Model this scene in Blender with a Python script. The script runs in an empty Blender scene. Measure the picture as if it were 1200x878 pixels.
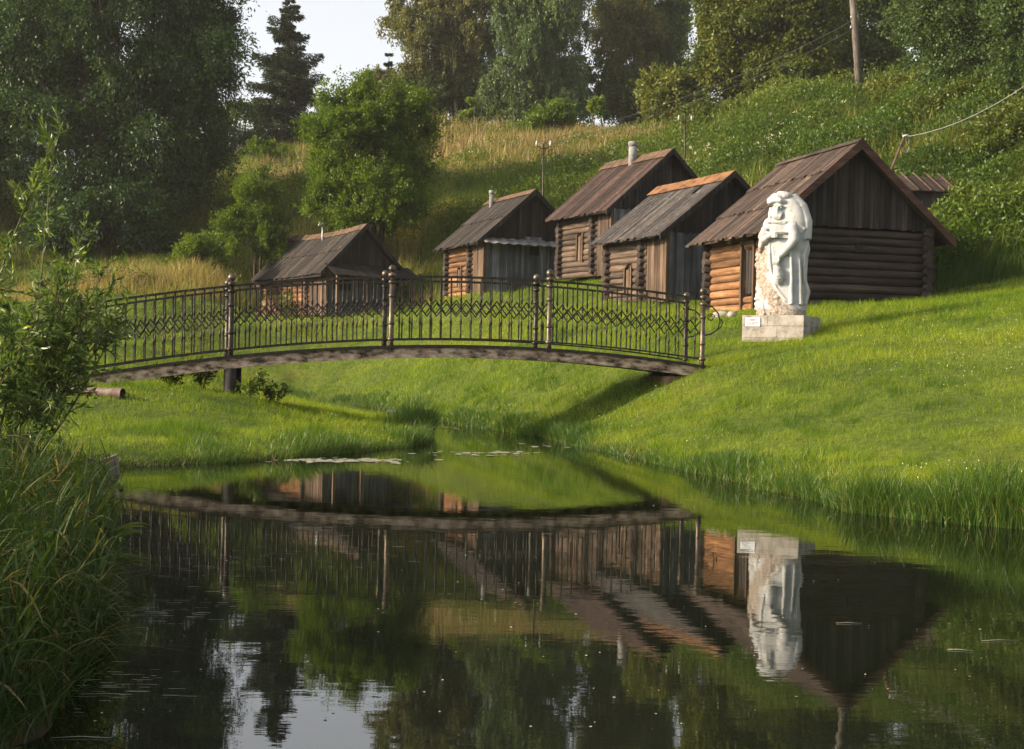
import bpy, math, random
import numpy as np
from mathutils import Vector, Matrix
C = bpy.context.scene
COL = C.collection
rad = math.radians
random.seed(7)
RNG = np.random.default_rng(11)

# ------------------------------------------------------------------ camera
FPX, CAMH, PITCH, ROLL = 1500.0, 1.3, math.atan(17/1500), 0.021
_F = np.array([0, math.cos(PITCH), -math.sin(PITCH)])
_U0 = np.array([0, math.sin(PITCH), math.cos(PITCH)])
_R0 = np.array([1., 0, 0])
_R = math.cos(ROLL)*_R0 + math.sin(ROLL)*_U0
_U = -math.sin(ROLL)*_R0 + math.cos(ROLL)*_U0
cam_d = bpy.data.cameras.new('camera')
cam = bpy.data.objects.new('camera', cam_d)
COL.objects.link(cam)
cam.matrix_world = Matrix(((_R[0], _U[0], -_F[0], 0), (_R[1], _U[1], -_F[1], 0), (_R[2], _U[2], -_F[2], CAMH), (0, 0, 0, 1)))
cam_d.sensor_fit = 'HORIZONTAL'
cam_d.sensor_width = 36
cam_d.lens = 36*FPX/1200
cam_d.clip_start = 0.1
cam_d.clip_end = 2000
C.camera = cam

HAZE_DENSITY = 0.00028
# ------------------------------------------------------------------ sky, sun, exposure
SUN_AZ = math.atan2(-0.20, -0.98)      # direction towards the sun in the ground plane
SUN_EL = rad(23)
w = bpy.data.worlds.new('World')
C.world = w
w.use_nodes = True
nt = w.node_tree
sky = nt.nodes.new('ShaderNodeTexSky')
sky.sky_type = 'NISHITA'
sky.sun_disc = False
sky.sun_elevation = SUN_EL
sky.sun_rotation = math.pi/2 - SUN_AZ
sky.dust_density = 3.0
sky.air_density = 1.0
sky.ozone_density = 1.6
hsv = nt.nodes.new('ShaderNodeHueSaturation')
hsv.inputs['Saturation'].default_value = 0.18
nt.links.new(sky.outputs[0], hsv.inputs['Color'])
nt.links.new(hsv.outputs[0], nt.nodes['Background'].inputs[0])
nt.nodes['Background'].inputs[1].default_value = 0.112
sl = bpy.data.lights.new('sun', 'SUN')
sl.energy = 3.7
sl.angle = rad(3.0)
sl.color = (1.0, 0.78, 0.5)
so = bpy.data.objects.new('sun', sl)
COL.objects.link(so)
sd = Vector((math.cos(SUN_AZ)*math.cos(SUN_EL), math.sin(SUN_AZ)*math.cos(SUN_EL), math.sin(SUN_EL)))
so.rotation_euler = sd.to_track_quat('Z', 'Y').to_euler()
so.location = sd*60
C.view_settings.view_transform = 'Standard'
C.view_settings.look = 'None'
C.view_settings.gamma = 1
C.view_settings.exposure = 1.45
C.render.engine = 'CYCLES'
C.cycles.max_bounces = 6
C.cycles.diffuse_bounces = 2
C.cycles.glossy_bounces = 3
C.cycles.transmission_bounces = 3
C.cycles.caustics_reflective = False
C.cycles.caustics_refractive = False

# ------------------------------------------------------------------ survey helpers: turn a sighting (px, py) at distance Y into a world point
def at(px, py, Y):
    d = _F + _R*(px-600)/FPX + _U*(439-py)/FPX
    d = d*Y/d[1]
    return np.array([d[0], d[1], d[2]+CAMH])
def ground0(px, py, z=0.0):
    d = _F + _R*(px-600)/FPX + _U*(439-py)/FPX
    t = (z-CAMH)/d[2]
    return np.array([d[0]*t, d[1]*t])

# ------------------------------------------------------------------ tagging
def tag(o, label=None, cat=None, group=None, kind=None):
    if label: o['label'] = label
    if cat: o['category'] = cat
    if group: o['group'] = group
    if kind: o['kind'] = kind
    return o
def empty(name, loc, rz=0, label=None, cat=None, group=None):
    o = bpy.data.objects.new(name, None)
    o.empty_display_size = 0.3
    COL.objects.link(o)
    o.location = loc
    o.rotation_euler = (0, 0, rz)
    return tag(o, label, cat, group)
def copy_tree(o, parent=None):
    c = o.copy()
    COL.objects.link(c)
    c.parent = parent
    for ch in list(o.children):
        copy_tree(ch, c)
    return c

# ------------------------------------------------------------------ mesh helpers
def np_mesh(name, verts, faces_flat, nper, mat, parent=None, tint=None, smooth=False):
    me = bpy.data.meshes.new(name)
    nv = len(verts)
    nf = len(faces_flat)//nper
    me.vertices.add(nv)
    me.vertices.foreach_set('co', np.ascontiguousarray(verts, dtype=np.float32).ravel())
    me.loops.add(nf*nper)
    me.loops.foreach_set('vertex_index', np.ascontiguousarray(faces_flat, dtype=np.int32).ravel())
    me.polygons.add(nf)
    me.polygons.foreach_set('loop_start', np.arange(0, nf*nper, nper, dtype=np.int32))
    if smooth:
        me.polygons.foreach_set('use_smooth', np.ones(nf, dtype=bool))
    if tint is not None:
        a = me.attributes.new('tint', 'FLOAT', 'POINT')
        a.data.foreach_set('value', np.ascontiguousarray(tint, dtype=np.float32))
    me.update(calc_edges=True)
    me.materials.append(mat)
    o = bpy.data.objects.new(name, me)
    COL.objects.link(o)
    o.parent = parent
    return o

class MB:
    """collects simple shapes into one mesh"""
    def __init__(s):
        s.v, s.f, s.t, s.sm = [], [], [], []
    def add(s, vs, fs, tint=0.5, smooth=False):
        n = len(s.v)
        s.v += [tuple(map(float, x)) for x in vs]
        s.t += [tint]*len(vs)
        for f in fs:
            s.f.append([i+n for i in f])
            s.sm.append(smooth)
    def box(s, x0, x1, y0, y1, z0, z1, tint=0.5):
        vs = [(x0,y0,z0),(x1,y0,z0),(x1,y1,z0),(x0,y1,z0),(x0,y0,z1),(x1,y0,z1),(x1,y1,z1),(x0,y1,z1)]
        s.add(vs, [(0,3,2,1),(4,5,6,7),(0,1,5,4),(1,2,6,5),(2,3,7,6),(3,0,4,7)], tint)
    def hexa(s, vs, tint=0.5):
        s.add(vs, [(0,3,2,1),(4,5,6,7),(0,1,5,4),(1,2,6,5),(2,3,7,6),(3,0,4,7)], tint)
    def prism(s, poly, ax, d0, d1, tint=0.5):
        """poly: list of 2-D points in the plane normal to axis ax (0: (y,z), 1: (x,z), 2: (x,y))"""
        def mk(p, d):
            return {0: (d, p[0], p[1]), 1: (p[0], d, p[1]), 2: (p[0], p[1], d)}[ax]
        n = len(poly)
        vs = [mk(p, d0) for p in poly] + [mk(p, d1) for p in poly]
        fs = [tuple(range(n)), tuple(range(2*n-1, n-1, -1))] + [(i, i+n, (i+1) % n+n, (i+1) % n) for i in range(n)]
        s.add(vs, fs, tint)
    def tube(s, pts, rs, seg=8, tint=0.5, cap=True, smooth=True):
        pts = [Vector(p) for p in pts]
        if not hasattr(rs, '__len__'):
            rs = [rs]*len(pts)
        vs, fs = [], []
        ref = Vector((0, 0, 1))
        d0 = (pts[-1]-pts[0])
        if d0.length < 1e-6 or abs(d0.normalized().z) > 0.9:
            ref = Vector((0, 1, 0))
        for i, p in enumerate(pts):
            d = (pts[min(i+1, len(pts)-1)]-pts[max(i-1, 0)])
            d = d.normalized() if d.length > 1e-9 else Vector((0,0,1))
            a = d.cross(ref)
            if a.length < 1e-4: a = d.cross(Vector((1, 0, 0.1)))
            a.normalize()
            b = d.cross(a)
            for k in range(seg):
                an = 2*math.pi*k/seg
                vs.append(p+(a*math.cos(an)+b*math.sin(an))*rs[i])
        for i in range(len(pts)-1):
            for k in range(seg):
                fs.append((i*seg+k, i*seg+(k+1) % seg, (i+1)*seg+(k+1) % seg, (i+1)*seg+k))
        n0 = len(s.f)
        s.add(vs, fs, tint, smooth)
        if cap:
            m = len(s.v)-len(vs)
            s.f.append([m+k for k in range(seg)][::-1]); s.sm.append(False)
            s.f.append([m+(len(pts)-1)*seg+k for k in range(seg)]); s.sm.append(False)
    def ball(s, c, r, seg=10, rings=7, sc=(1, 1, 1), tint=0.5, rot=None):
        vs, fs = [], []
        for i in range(rings+1):
            ph = math.pi*i/rings
            for k in range(seg):
                th = 2*math.pi*k/seg
                v = Vector((math.sin(ph)*math.cos(th)*r*sc[0], math.sin(ph)*math.sin(th)*r*sc[1], math.cos(ph)*r*sc[2]))
                if rot is not None: v = rot @ v
                vs.append(v+Vector(c))
        for i in range(rings):
            for k in range(seg):
                fs.append((i*seg+k, (i+1)*seg+k, (i+1)*seg+(k+1) % seg, i*seg+(k+1) % seg))
        s.add(vs, fs, tint, True)
    def build(s, name, mat, parent=None):
        me = bpy.data.meshes.new(name)
        me.from_pydata(s.v, [], s.f)
        me.polygons.foreach_set('use_smooth', s.sm)
        a = me.attributes.new('tint', 'FLOAT', 'POINT')
        a.data.foreach_set('value', s.t)
        me.materials.append(mat)
        me.update()
        o = bpy.data.objects.new(name, me)
        COL.objects.link(o)
        o.parent = parent
        return o

# ------------------------------------------------------------------ materials
def new_mat(name):
    m = bpy.data.materials.new(name)
    m.use_nodes = True
    m.node_tree.nodes.clear()
    return m, m.node_tree.nodes, m.node_tree.links
def ramp(N, L, src, stops):
    r = N.new('ShaderNodeValToRGB')
    e = r.color_ramp.elements
    while len(e) < len(stops): e.new(0.5)
    for i, (p, c) in enumerate(stops):
        e[i].position = p
        e[i].color = (*c, 1) if len(c) == 3 else c
    if src is not None: L.new(src, r.inputs[0])
    return r
def noise(N, L, scale, detail=5, rough=0.6, mapping=None, coord='Object', dist=0.0):
    tc = N.new('ShaderNodeTexCoord')
    n = N.new('ShaderNodeTexNoise')
    n.inputs['Scale'].default_value = scale
    n.inputs['Detail'].default_value = detail
    n.inputs['Roughness'].default_value = rough
    n.inputs['Distortion'].default_value = dist
    if mapping:
        mp = N.new('ShaderNodeMapping')
        mp.inputs['Scale'].default_value = mapping
        L.new(tc.outputs[coord], mp.inputs[0])
        L.new(mp.outputs[0], n.inputs['Vector'])
    else:
        L.new(tc.outputs[coord], n.inputs['Vector'])
    return n
def mixc(N, L, a, b, fac, mode='MIX'):
    m = N.new('ShaderNodeMix')
    m.data_type = 'RGBA'
    m.blend_type = mode
    for sock, val in ((m.inputs['Factor'], fac), (m.inputs['A'], a), (m.inputs['B'], b)):
        if hasattr(val, 'links'): L.new(val, sock)
        elif isinstance(val, (int, float)): sock.default_value = val
        else: sock.default_value = (*val, 1)
    return m.outputs['Result']
def leaf_mat(name, dark, mid, light, trans=0.4, gloss=0.05, rough=0.4):
    m, N, L = new_mat(name)
    at_ = N.new('ShaderNodeAttribute'); at_.attribute_name = 'tint'
    r = ramp(N, L, at_.outputs['Fac'], [(0.0, dark), (0.5, mid), (1.0, light)])
    d = N.new('ShaderNodeBsdfDiffuse'); t = N.new('ShaderNodeBsdfTranslucent')
    g = N.new('ShaderNodeBsdfGlossy'); g.inputs['Roughness'].default_value = rough
    g.inputs['Color'].default_value = (0.8, 0.8, 0.8, 1)
    L.new(r.outputs[0], d.inputs['Color'])
    tcol = mixc(N, L, r.outputs[0], (1.25, 1.15, 0.45), 1.0, 'MULTIPLY')
    L.new(tcol, t.inputs['Color'])
    a = N.new('ShaderNodeMixShader'); a.inputs[0].default_value = trans
    L.new(d.outputs[0], a.inputs[1]); L.new(t.outputs[0], a.inputs[2])
    b = N.new('ShaderNodeMixShader'); b.inputs[0].default_value = gloss*0.35
    L.new(a.outputs[0], b.inputs[1]); L.new(g.outputs[0], b.inputs[2])
    o = N.new('ShaderNodeOutputMaterial')
    L.new(b.outputs[0], o.inputs[0])
    return m
def wood_mat(name, c0, c1, c2, axis, fine=14, along=0.9, bump=0.4, rough=0.85, tintamt=0.8, stain=None):
    """weathered wood, grain running along the object's axis 0/1/2"""
    m, N, L = new_mat(name)
    mp = [fine, fine, fine]; mp[axis] = along
    n1 = noise(N, L, 1.0, 8, 0.65, tuple(mp))
    n2 = noise(N, L, 1.3, 4, 0.6)
    mp2 = [fine*4, fine*4, fine*4]; mp2[axis] = along*2
    n3 = noise(N, L, 1.0, 4, 0.6, tuple(mp2))
    r = ramp(N, L, n1.outputs['Fac'], [(0.3, c0), (0.5, c1), (0.72, c2)])
    big = ramp(N, L, n2.outputs['Fac'], [(0.3, (0.62, 0.6, 0.6)), (0.7, (1.25, 1.2, 1.15))])
    c = mixc(N, L, r.outputs[0], big.outputs[0], 1.0, 'MULTIPLY')
    crack = ramp(N, L, n3.outputs['Fac'], [(0.34, (0.35, 0.33, 0.32)), (0.46, (1, 1, 1))])
    c = mixc(N, L, c, crack.outputs[0], 0.75, 'MULTIPLY')
    at_ = N.new('ShaderNodeAttribute'); at_.attribute_name = 'tint'
    tr = ramp(N, L, at_.outputs['Fac'], [(0.0, (0.38, 0.38, 0.4)), (0.5, (0.95, 0.95, 0.95)), (1.0, (2.1, 2.05, 2.0))])
    c = mixc(N, L, c, tr.outputs[0], tintamt, 'MULTIPLY')
    if stain:
        n4 = noise(N, L, stain[2], 6, 0.7)
        f = ramp(N, L, n4.outputs['Fac'], [(stain[1], (0, 0, 0)), (stain[1]+0.08, (1, 1, 1))])
        c = mixc(N, L, c, stain[0], f.outputs[0])
    p = N.new('ShaderNodeBsdfPrincipled')
    p.inputs['Roughness'].default_value = rough
    p.inputs['Specular IOR Level'].default_value = 0.25
    L.new(c, p.inputs['Base Color'])
    bp = N.new('ShaderNodeBump'); bp.inputs['Strength'].default_value = bump; bp.inputs['Distance'].default_value = 0.02
    ad = N.new('ShaderNodeMath'); ad.operation = 'ADD'
    L.new(n1.outputs['Fac'], ad.inputs[0]); L.new(n3.outputs['Fac'], ad.inputs[1])
    L.new(ad.outputs[0], bp.inputs['Height']); L.new(bp.outputs[0], p.inputs['Normal'])
    o = N.new('ShaderNodeOutputMaterial'); L.new(p.outputs[0], o.inputs[0])
    return m
def rough_mat(name, c0, c1, c2, scale=6, rough=0.8, metal=0.0, bump=0.3, mapping=None, spec=0.3, pos=(0.35, 0.5, 0.68), bd=0.02):
    m, N, L = new_mat(name)
    n1 = noise(N, L, scale, 8, 0.65, mapping)
    r = ramp(N, L, n1.outputs['Fac'], [(pos[0], c0), (pos[1], c1), (pos[2], c2)])
    p = N.new('ShaderNodeBsdfPrincipled')
    p.inputs['Roughness'].default_value = rough
    p.inputs['Metallic'].default_value = metal
    p.inputs['Specular IOR Level'].default_value = spec
    L.new(r.outputs[0], p.inputs['Base Color'])
    bp = N.new('ShaderNodeBump'); bp.inputs['Strength'].default_value = bump; bp.inputs['Distance'].default_value = bd
    L.new(n1.outputs['Fac'], bp.inputs['Height']); L.new(bp.outputs[0], p.inputs['Normal'])
    o = N.new('ShaderNodeOutputMaterial'); L.new(p.outputs[0], o.inputs[0])
    return m

# ------------------------------------------------------------------ terrain
shore_px = [(1200,620),(1100,612),(1000,601),(940,582),(850,562),(760,541),(690,526),(640,513),(560,501),(500,491),(420,474),(330,466)]
SHORE = [(-6.0, 1.5), (-2, 1.3), (14, 1.0), (22, 2.0), (16, 4.5), (9, 7.2)] + [tuple(ground0(*p)) for p in shore_px] + [(-8.8, 39), (-9.2, 36.5)]
pen_px = [(330,475),(400,484),(470,496),(502,512),(497,521),(420,530),(360,537),(300,541),(210,545),(130,549),(62,557),(78,578),(95,600),(108,650),(112,700),(100,780),(62,860)]
SHORE += [tuple(ground0(*p)) for p in pen_px] + [(-1.9, 3.0), (-3.5, 2.2)]
SHORE = np.array(SHORE)
def densify(P, step=0.35):
    out = []
    rr = np.random.default_rng(3)
    for i in range(len(P)):
        a, b = P[i], P[(i+1) % len(P)]
        n = max(1, int(np.linalg.norm(b-a)/step))
        nrm = np.array([-(b-a)[1], (b-a)[0]])/np.linalg.norm(b-a)
        for k in range(n):
            out.append(a+(b-a)*k/n + nrm*rr.normal(0, 0.05)*(k > 0))
    return np.array(out)
SH = densify(SHORE)
def water_dist(x, y):
    """signed distance to the water's edge: positive on land"""
    x = np.asarray(x, float).ravel(); y = np.asarray(y, float).ravel()
    best = np.full(x.shape, 1e9); inside = np.zeros(x.shape, bool)
    n = len(SH)
    for i in range(n):
        ax, ay = SH[i]; bx, by = SH[(i+1) % n]
        dx, dy = bx-ax, by-ay
        t = np.clip(((x-ax)*dx+(y-ay)*dy)/(dx*dx+dy*dy+1e-12), 0, 1)
        best = np.minimum(best, (x-ax-t*dx)**2+(y-ay-t*dy)**2)
        c = ((ay > y) != (by > y)) & (x < (bx-ax)*(y-ay)/(by-ay+1e-12)+ax)
        inside ^= c
    d = np.sqrt(best)
    return np.where(inside, -d, d)
ctrl = []
for p in SHORE[::1]:
    ctrl.append((p[0], p[1], 0.10))
for px, py, Z in [(912,403,23.8),(868,406,23.6),(962,388,24.6),(1095,352,30),(1140,345,31),(1200,328,32),(1200,440,18.2),(1100,430,19.2),(1000,470,18),
                  (1200,520,14),(850,470,19.5),(822,436,21.4),(760,420,24),(720,365,34),(830,378,29),(885,368,28.2),(650,372,36),(690,341,40),(540,351,43.5),(600,345,43),
                  (640,430,27),(560,430,31),(480,440,34),(430,445,38),(480,385,42),(330,440,40.5),(400,400,44),(320,376,48),(310,368,52),(285,364,54),(420,374,48),(370,374,46.5),(480,366,50),
                  (230,415,33),(150,420,30),(230,378,45),(120,385,42),(100,338,52),(0,338,52),(200,310,57),(250,330,52),(-150,360,44),(-100,430,26),
                  (270,466,20),(100,455,19.9),(0,452,19.9),(180,470,18.8),(60,490,17),(380,487,21),(440,497,21),(330,500,18.6),
                  (250,240,62),(150,270,62),(330,196,78),(250,190,82),(100,230,78),(430,290,56),(430,215,70),(530,152,82),(520,215,66),(530,285,55),(560,260,56),(620,230,60),
                  (648,165,80),(700,168,76),(800,162,80),(700,215,60),(780,200,60),(860,190,56),(900,175,56),(1000,130,60),(960,165,54),(1040,170,50),(1100,180,46),
                  (1150,230,42),(1110,315,34.5),(1170,300,35),(1150,110,60),(1250,60,60),(1250,300,33),(1300,180,42),(880,140,66),(820,155,72),(330,203,92),(250,205,96),(100,240,96),(420,190,92)]:
    q = at(px, py, Z); ctrl.append(tuple(q))
ctrl += [(-4.3,10.5,.35),(-4.6,8,.45),(-3.6,6,.4),(-3.2,4,.35),(-8,7,.9),(-8,12,.7),(-12,20,1.0),(-20,15,1.8),(-25,35,3.5),(-30,60,10),(-50,90,11),(0,-3,.5),(-6,-2,.8),(10,-4,.7),
         (9,11,1.0),(12,16,2.2),(14,24,3.4),(25,12,2.5),(30,30,6),(40,60,16),(60,20,7),(60,100,19),(0,105,17.2),(-30,108,13),(25,95,18.5),(0,160,17),(-100,160,15),(100,160,18),(0,380,16),(-250,380,14),(250,380,16),(-150,0,6),(150,0,10),(0,-80,2)]
ctrl = np.array(ctrl)
def _k(d2):
    return 0.5*d2*np.log(d2+1e-9)
def vnoise(x, y, s, seed=0):
    """smooth value noise, 0..1"""
    r = np.random.default_rng(seed); G = r.random((257, 257))
    u = (np.asarray(x)*s+1000.3) % 256; v = (np.asarray(y)*s+1000.7) % 256
    i = u.astype(int); j = v.astype(int); fu = u-i; fv = v-j
    fu = fu*fu*(3-2*fu); fv = fv*fv*(3-2*fv)
    return (G[i, j]*(1-fu)+G[i+1, j]*fu)*(1-fv)+(G[i, j+1]*(1-fu)+G[i+1, j+1]*fu)*fv
def fit_tps(P, lam=0.4):
    n = len(P); S = 10.0
    xy = P[:, :2]/S
    d2 = ((xy[:, None]-xy[None])**2).sum(-1)
    A = np.zeros((n+3, n+3)); A[:n, :n] = _k(d2)+np.eye(n)*lam*0.01
    A[:n, n] = 1; A[:n, n+1:] = xy; A[n, :n] = 1; A[n+1:, :n] = xy.T
    return np.linalg.solve(A, np.concatenate([P[:, 2], [0, 0, 0]])), xy, S
TPS = fit_tps(ctrl)
def height(x, y):
    x = np.asarray(x, float).ravel(); y = np.asarray(y, float).ravel()
    wts, xy, S = TPS
    out = np.empty(x.shape)
    for i in range(0, len(x), 40000):
        q = np.stack([x[i:i+40000], y[i:i+40000]], 1)/S
        d2 = ((q[:, None]-xy[None])**2).sum(-1)
        out[i:i+40000] = _k(d2)@wts[:-3]+wts[-3]+q@wts[-2:]
    h = np.maximum(out, 0.10)
    bump = 0.09*(vnoise(x, y, 1.1, 61)-.5)+0.06*(vnoise(x, y, 3.1, 62)-.5)+0.035*np.sin(x*1.3+0.6*np.sin(y*.9))*np.sin(y*1.1+1.7)+0.02*np.sin(x*3.1+y*1.7)+0.012*np.sin(x*5.3-y*6.1)
    near = np.clip((60-y)/30, 0, 1)
    h = h+bump*(0.6+2.5*(1-near))
    d = water_dist(x, y)
    land = 0.03+np.maximum(h, 0.07)*(1-np.exp(-np.maximum(d, 0)/0.28))
    wet = -0.04-np.minimum(-np.minimum(d, 0)*0.7, 0.9)
    t = np.clip((d+0.08)/0.16, 0, 1)
    return wet*(1-t)+land*t
def hz(x, y):
    return float(height([x], [y])[0])

xs = np.concatenate([-np.geomspace(330, 19, 34), np.arange(-18.5, -8, .5), np.arange(-8, 8, 0.14), np.arange(8, 18.5, .5), np.geomspace(19, 330, 34)])
ys = np.concatenate([-np.geomspace(120, 2.4, 16), np.arange(-2, 3, .35), np.arange(3, 14, 0.13), np.arange(14, 26, .18), np.arange(26, 50, .3), np.arange(50, 90, .6), np.geomspace(91, 420, 50)])
GX, GY = np.meshgrid(xs, ys)
GZ = height(GX, GY)
nx, ny = len(xs), len(ys)
ii = (np.arange(ny-1)[:, None]*nx+np.arange(nx-1)[None]).ravel()
quads = np.stack([ii, ii+1, ii+nx+1, ii+nx], 1)
def ground_material():
    m, N, L = new_mat('soil_and_turf')
    n1 = noise(N, L, 0.55, 6, 0.6); n2 = noise(N, L, 9, 8, 0.7)
    a = ramp(N, L, n1.outputs['Fac'], [(0.35, (0.055, 0.085, 0.016)), (0.55, (0.085, 0.12, 0.02)), (0.7, (0.12, 0.13, 0.03))])
    b = ramp(N, L, n2.outputs['Fac'], [(0.3, (0.35, 0.33, 0.3)), (0.65, (1.15, 1.1, 1.0))])
    c = mixc(N, L, a.outputs[0], b.outputs[0], 1.0, 'MULTIPLY')
    g = N.new('ShaderNodeNewGeometry'); s = N.new('ShaderNodeSeparateXYZ'); L.new(g.outputs['Position'], s.inputs[0])
    r = ramp(N, L, s.outputs['Z'], [(0.0, (1, 1, 1)), (0.16, (0, 0, 0))])
    c = mixc(N, L, c, (0.035, 0.025, 0.014), r.outputs[0])
    p = N.new('ShaderNodeBsdfPrincipled'); p.inputs['Roughness'].default_value = 0.95; p.inputs['Specular IOR Level'].default_value = 0.1
    L.new(c, p.inputs['Base Color'])
    bp = N.new('ShaderNodeBump'); bp.inputs['Strength'].default_value = 0.6; bp.inputs['Distance'].default_value = 0.05
    L.new(n2.outputs['Fac'], bp.inputs['Height']); L.new(bp.outputs[0], p.inputs['Normal'])
    o = N.new('ShaderNodeOutputMaterial'); L.new(p.outputs[0], o.inputs[0])
    return m
g = np_mesh('ground', np.stack([GX.ravel(), GY.ravel(), GZ], 1), quads.ravel(), 4, ground_material(), smooth=True)
tag(g, 'grassy banks and hillside round the pond', 'ground', kind='structure')

def water_material():
    m, N, L = new_mat('pond_water')
    n1 = noise(N, L, 1.0, 3, 0.5, (2.2, 7.0, 1)); n2 = noise(N, L, 1.0, 2, 0.5, (9, 26, 1)); n3 = noise(N, L, 0.22, 3, 0.5)
    amp = ramp(N, L, n3.outputs['Fac'], [(0.42, (0.25, 0.25, 0.25)), (0.6, (1, 1, 1))])
    b1 = N.new('ShaderNodeBump'); b1.inputs['Strength'].default_value = 1.0; b1.inputs['Distance'].default_value = 0.00045
    b2 = N.new('ShaderNodeBump'); b2.inputs['Distance'].default_value = 0.00016
    L.new(amp.outputs[0], b2.inputs['Strength'])
    L.new(n1.outputs['Fac'], b1.inputs['Height']); L.new(n2.outputs['Fac'], b2.inputs['Height']); L.new(b1.outputs[0], b2.inputs['Normal'])
    fr = N.new('ShaderNodeFresnel'); fr.inputs['IOR'].default_value = 2.6; L.new(b2.outputs[0], fr.inputs['Normal'])
    d = N.new('ShaderNodeBsdfDiffuse'); d.inputs['Color'].default_value = (0.006, 0.008, 0.004, 1)
    g_ = N.new('ShaderNodeBsdfGlossy'); g_.inputs['Roughness'].default_value = 0.012; g_.inputs['Color'].default_value = (0.95, 0.95, 0.95, 1)
    L.new(b2.outputs[0], g_.inputs['Normal'])
    ms = N.new('ShaderNodeMixShader'); L.new(fr.outputs[0], ms.inputs[0]); L.new(d.outputs[0], ms.inputs[1]); L.new(g_.outputs[0], ms.inputs[2])
    o = N.new('ShaderNodeOutputMaterial'); L.new(ms.outputs[0], o.inputs[0])
    return m
wm = MB(); wm.add([(-12, -1, 0), (26, -1, 0), (26, 42, 0), (-12, 42, 0)], [(0, 1, 2, 3)])
tag(wm.build('water', water_material()), 'dark still pond and stream', 'water', kind='structure')

# ------------------------------------------------------------------ evening haze
hm, HN, HL = new_mat('haze')
pv = HN.new('ShaderNodeVolumePrincipled'); pv.inputs['Color'].default_value = (0.92, 0.92, 0.9, 1); pv.inputs['Density'].default_value = HAZE_DENSITY; pv.inputs['Anisotropy'].default_value = 0.2
ho = HN.new('ShaderNodeOutputMaterial'); HL.new(pv.outputs[0], ho.inputs['Volume'])
hb_ = MB(); hb_.box(-340, 340, -130, 430, -6, 48); tag(hb_.build('haze', hm), 'thin evening haze over the valley', 'haze', kind='stuff')
# ------------------------------------------------------------------ grass
def blades(name, x, y, h, width, lean, mat, tint, nseg=1, z=None, wind=(0.15, 0.0), parent=None):
    """one mesh of curved tapering blades"""
    n = len(x)
    rr = np.random.default_rng(len(x)+nseg)
    if z is None: z = height(x, y)-0.015
    az = rr.uniform(0, 2*np.pi, n)
    ld = np.stack([np.cos(az)+wind[0], np.sin(az)+wind[1]], 1)*lean[:, None]
    fa = rr.uniform(-0.9, 0.9, n)
    wd = np.stack([np.cos(fa), np.sin(fa)], 1)
    rows = []
    for k in range(nseg+1):
        t = k/nseg
        c = np.stack([x+ld[:, 0]*h*t**2, y+ld[:, 1]*h*t**2, z+h*(t-0.35*lean*t**3)], 1)
        if k < nseg:
            ww = width*(1-t**1.6)*0.5 if k else width*0.5*0.8
            off = np.stack([wd[:, 0]*ww, wd[:, 1]*ww, np.zeros(n)], 1)
            rows += [c-off, c+off]
        else:
            rows += [c]
    V = np.stack(rows, 1)
    m = V.shape[1]
    base = (np.arange(n)*m)[:, None]
    tris = []
    for k in range(nseg-1):
        tris += [[2*k, 2*k+1, 2*k+3], [2*k, 2*k+3, 2*k+2]]
    tris += [[2*nseg-2, 2*nseg-1, 2*nseg]]
    Fi = (base[:, None]+np.array(tris)[None]).reshape(-1)
    return np_mesh(name, V.reshape(-1, 3), Fi, 3, mat, parent, np.repeat(tint, m))
def lawn_zone(x, y):
    """1 where the grass is kept short, 0 up the wild hillside"""
    edge = np.interp(x, [-40, -12, -8, -3, 1, 3.5, 6.5, 8.6, 10.6, 12, 30], [46, 48, 50, 48.5, 46, 44, 35, 31.8, 31.6, 32.2, 34])
    return y < edge
M_lawn = leaf_mat('lawn_grass', (0.055, 0.12, 0.008), (0.165, 0.26, 0.012), (0.31, 0.35, 0.03), 0.48, 0.03)
M_bank = leaf_mat('bank_sedge', (0.03, 0.075, 0.012), (0.075, 0.15, 0.02), (0.24, 0.26, 0.05), 0.4, 0.05)
M_dry = leaf_mat('dry_stalks', (0.16, 0.12, 0.06), (0.28, 0.2, 0.1), (0.4, 0.31, 0.17), 0.3, 0.03)
M_meadow = leaf_mat('meadow_grass', (0.045, 0.085, 0.016), (0.14, 0.18, 0.028), (0.34, 0.26, 0.11), 0.4, 0.02)
N = 620000
r_ = np.exp(RNG.uniform(np.log(9.5), np.log(54), N)); a_ = RNG.uniform(rad(-30), rad(28), N)
lx, ly = r_*np.sin(a_), r_*np.cos(a_)
wd_ = water_dist(lx, ly)
k_ = (wd_ > 0.05) & lawn_zone(lx, ly) & (ly > 9)
lx, ly, wd_ = lx[k_], ly[k_], wd_[k_]
pat = vnoise(lx, ly, 0.8, 1)*0.4+vnoise(lx, ly, 2.7, 2)*0.35+vnoise(lx, ly, 7.0, 3)*0.25
pat = np.clip(pat+.34*(vnoise(lx*.35+ly*.12, ly*2.4, 1.0, 23)-.5), 0, 1)
tuft = np.clip((vnoise(lx, ly, 3.3, 13)-.58)*6, 0, 1)*np.clip((vnoise(lx, ly, .35, 14)-.35)*3, 0, 1)
brown = np.clip((vnoise(lx, ly, 2.6, 15)-.84)*8, 0, 1)
lh = (0.045+0.07*RNG.random(len(lx)))*(0.35+1.3*pat)*(1+1.1*tuft)*(1-.5*brown)*np.clip(ly/16, 0.9, 1.7)
lw = 0.0065*np.clip(ly/15, 0.8, 2.6)
tint = np.clip(0.50+0.9*(pat-0.5)-.42*tuft+.35*brown+RNG.normal(0, 0.19, len(lx))+0.10*np.sin(lx*.7+ly*.4), 0, 1)
tag(blades('lawn_grass', lx, ly, lh, lw, RNG.uniform(0.2, 1.0, len(lx)), M_lawn, tint, 1), 'short bright green grass on the banks', 'grass', kind='stuff')
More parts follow.
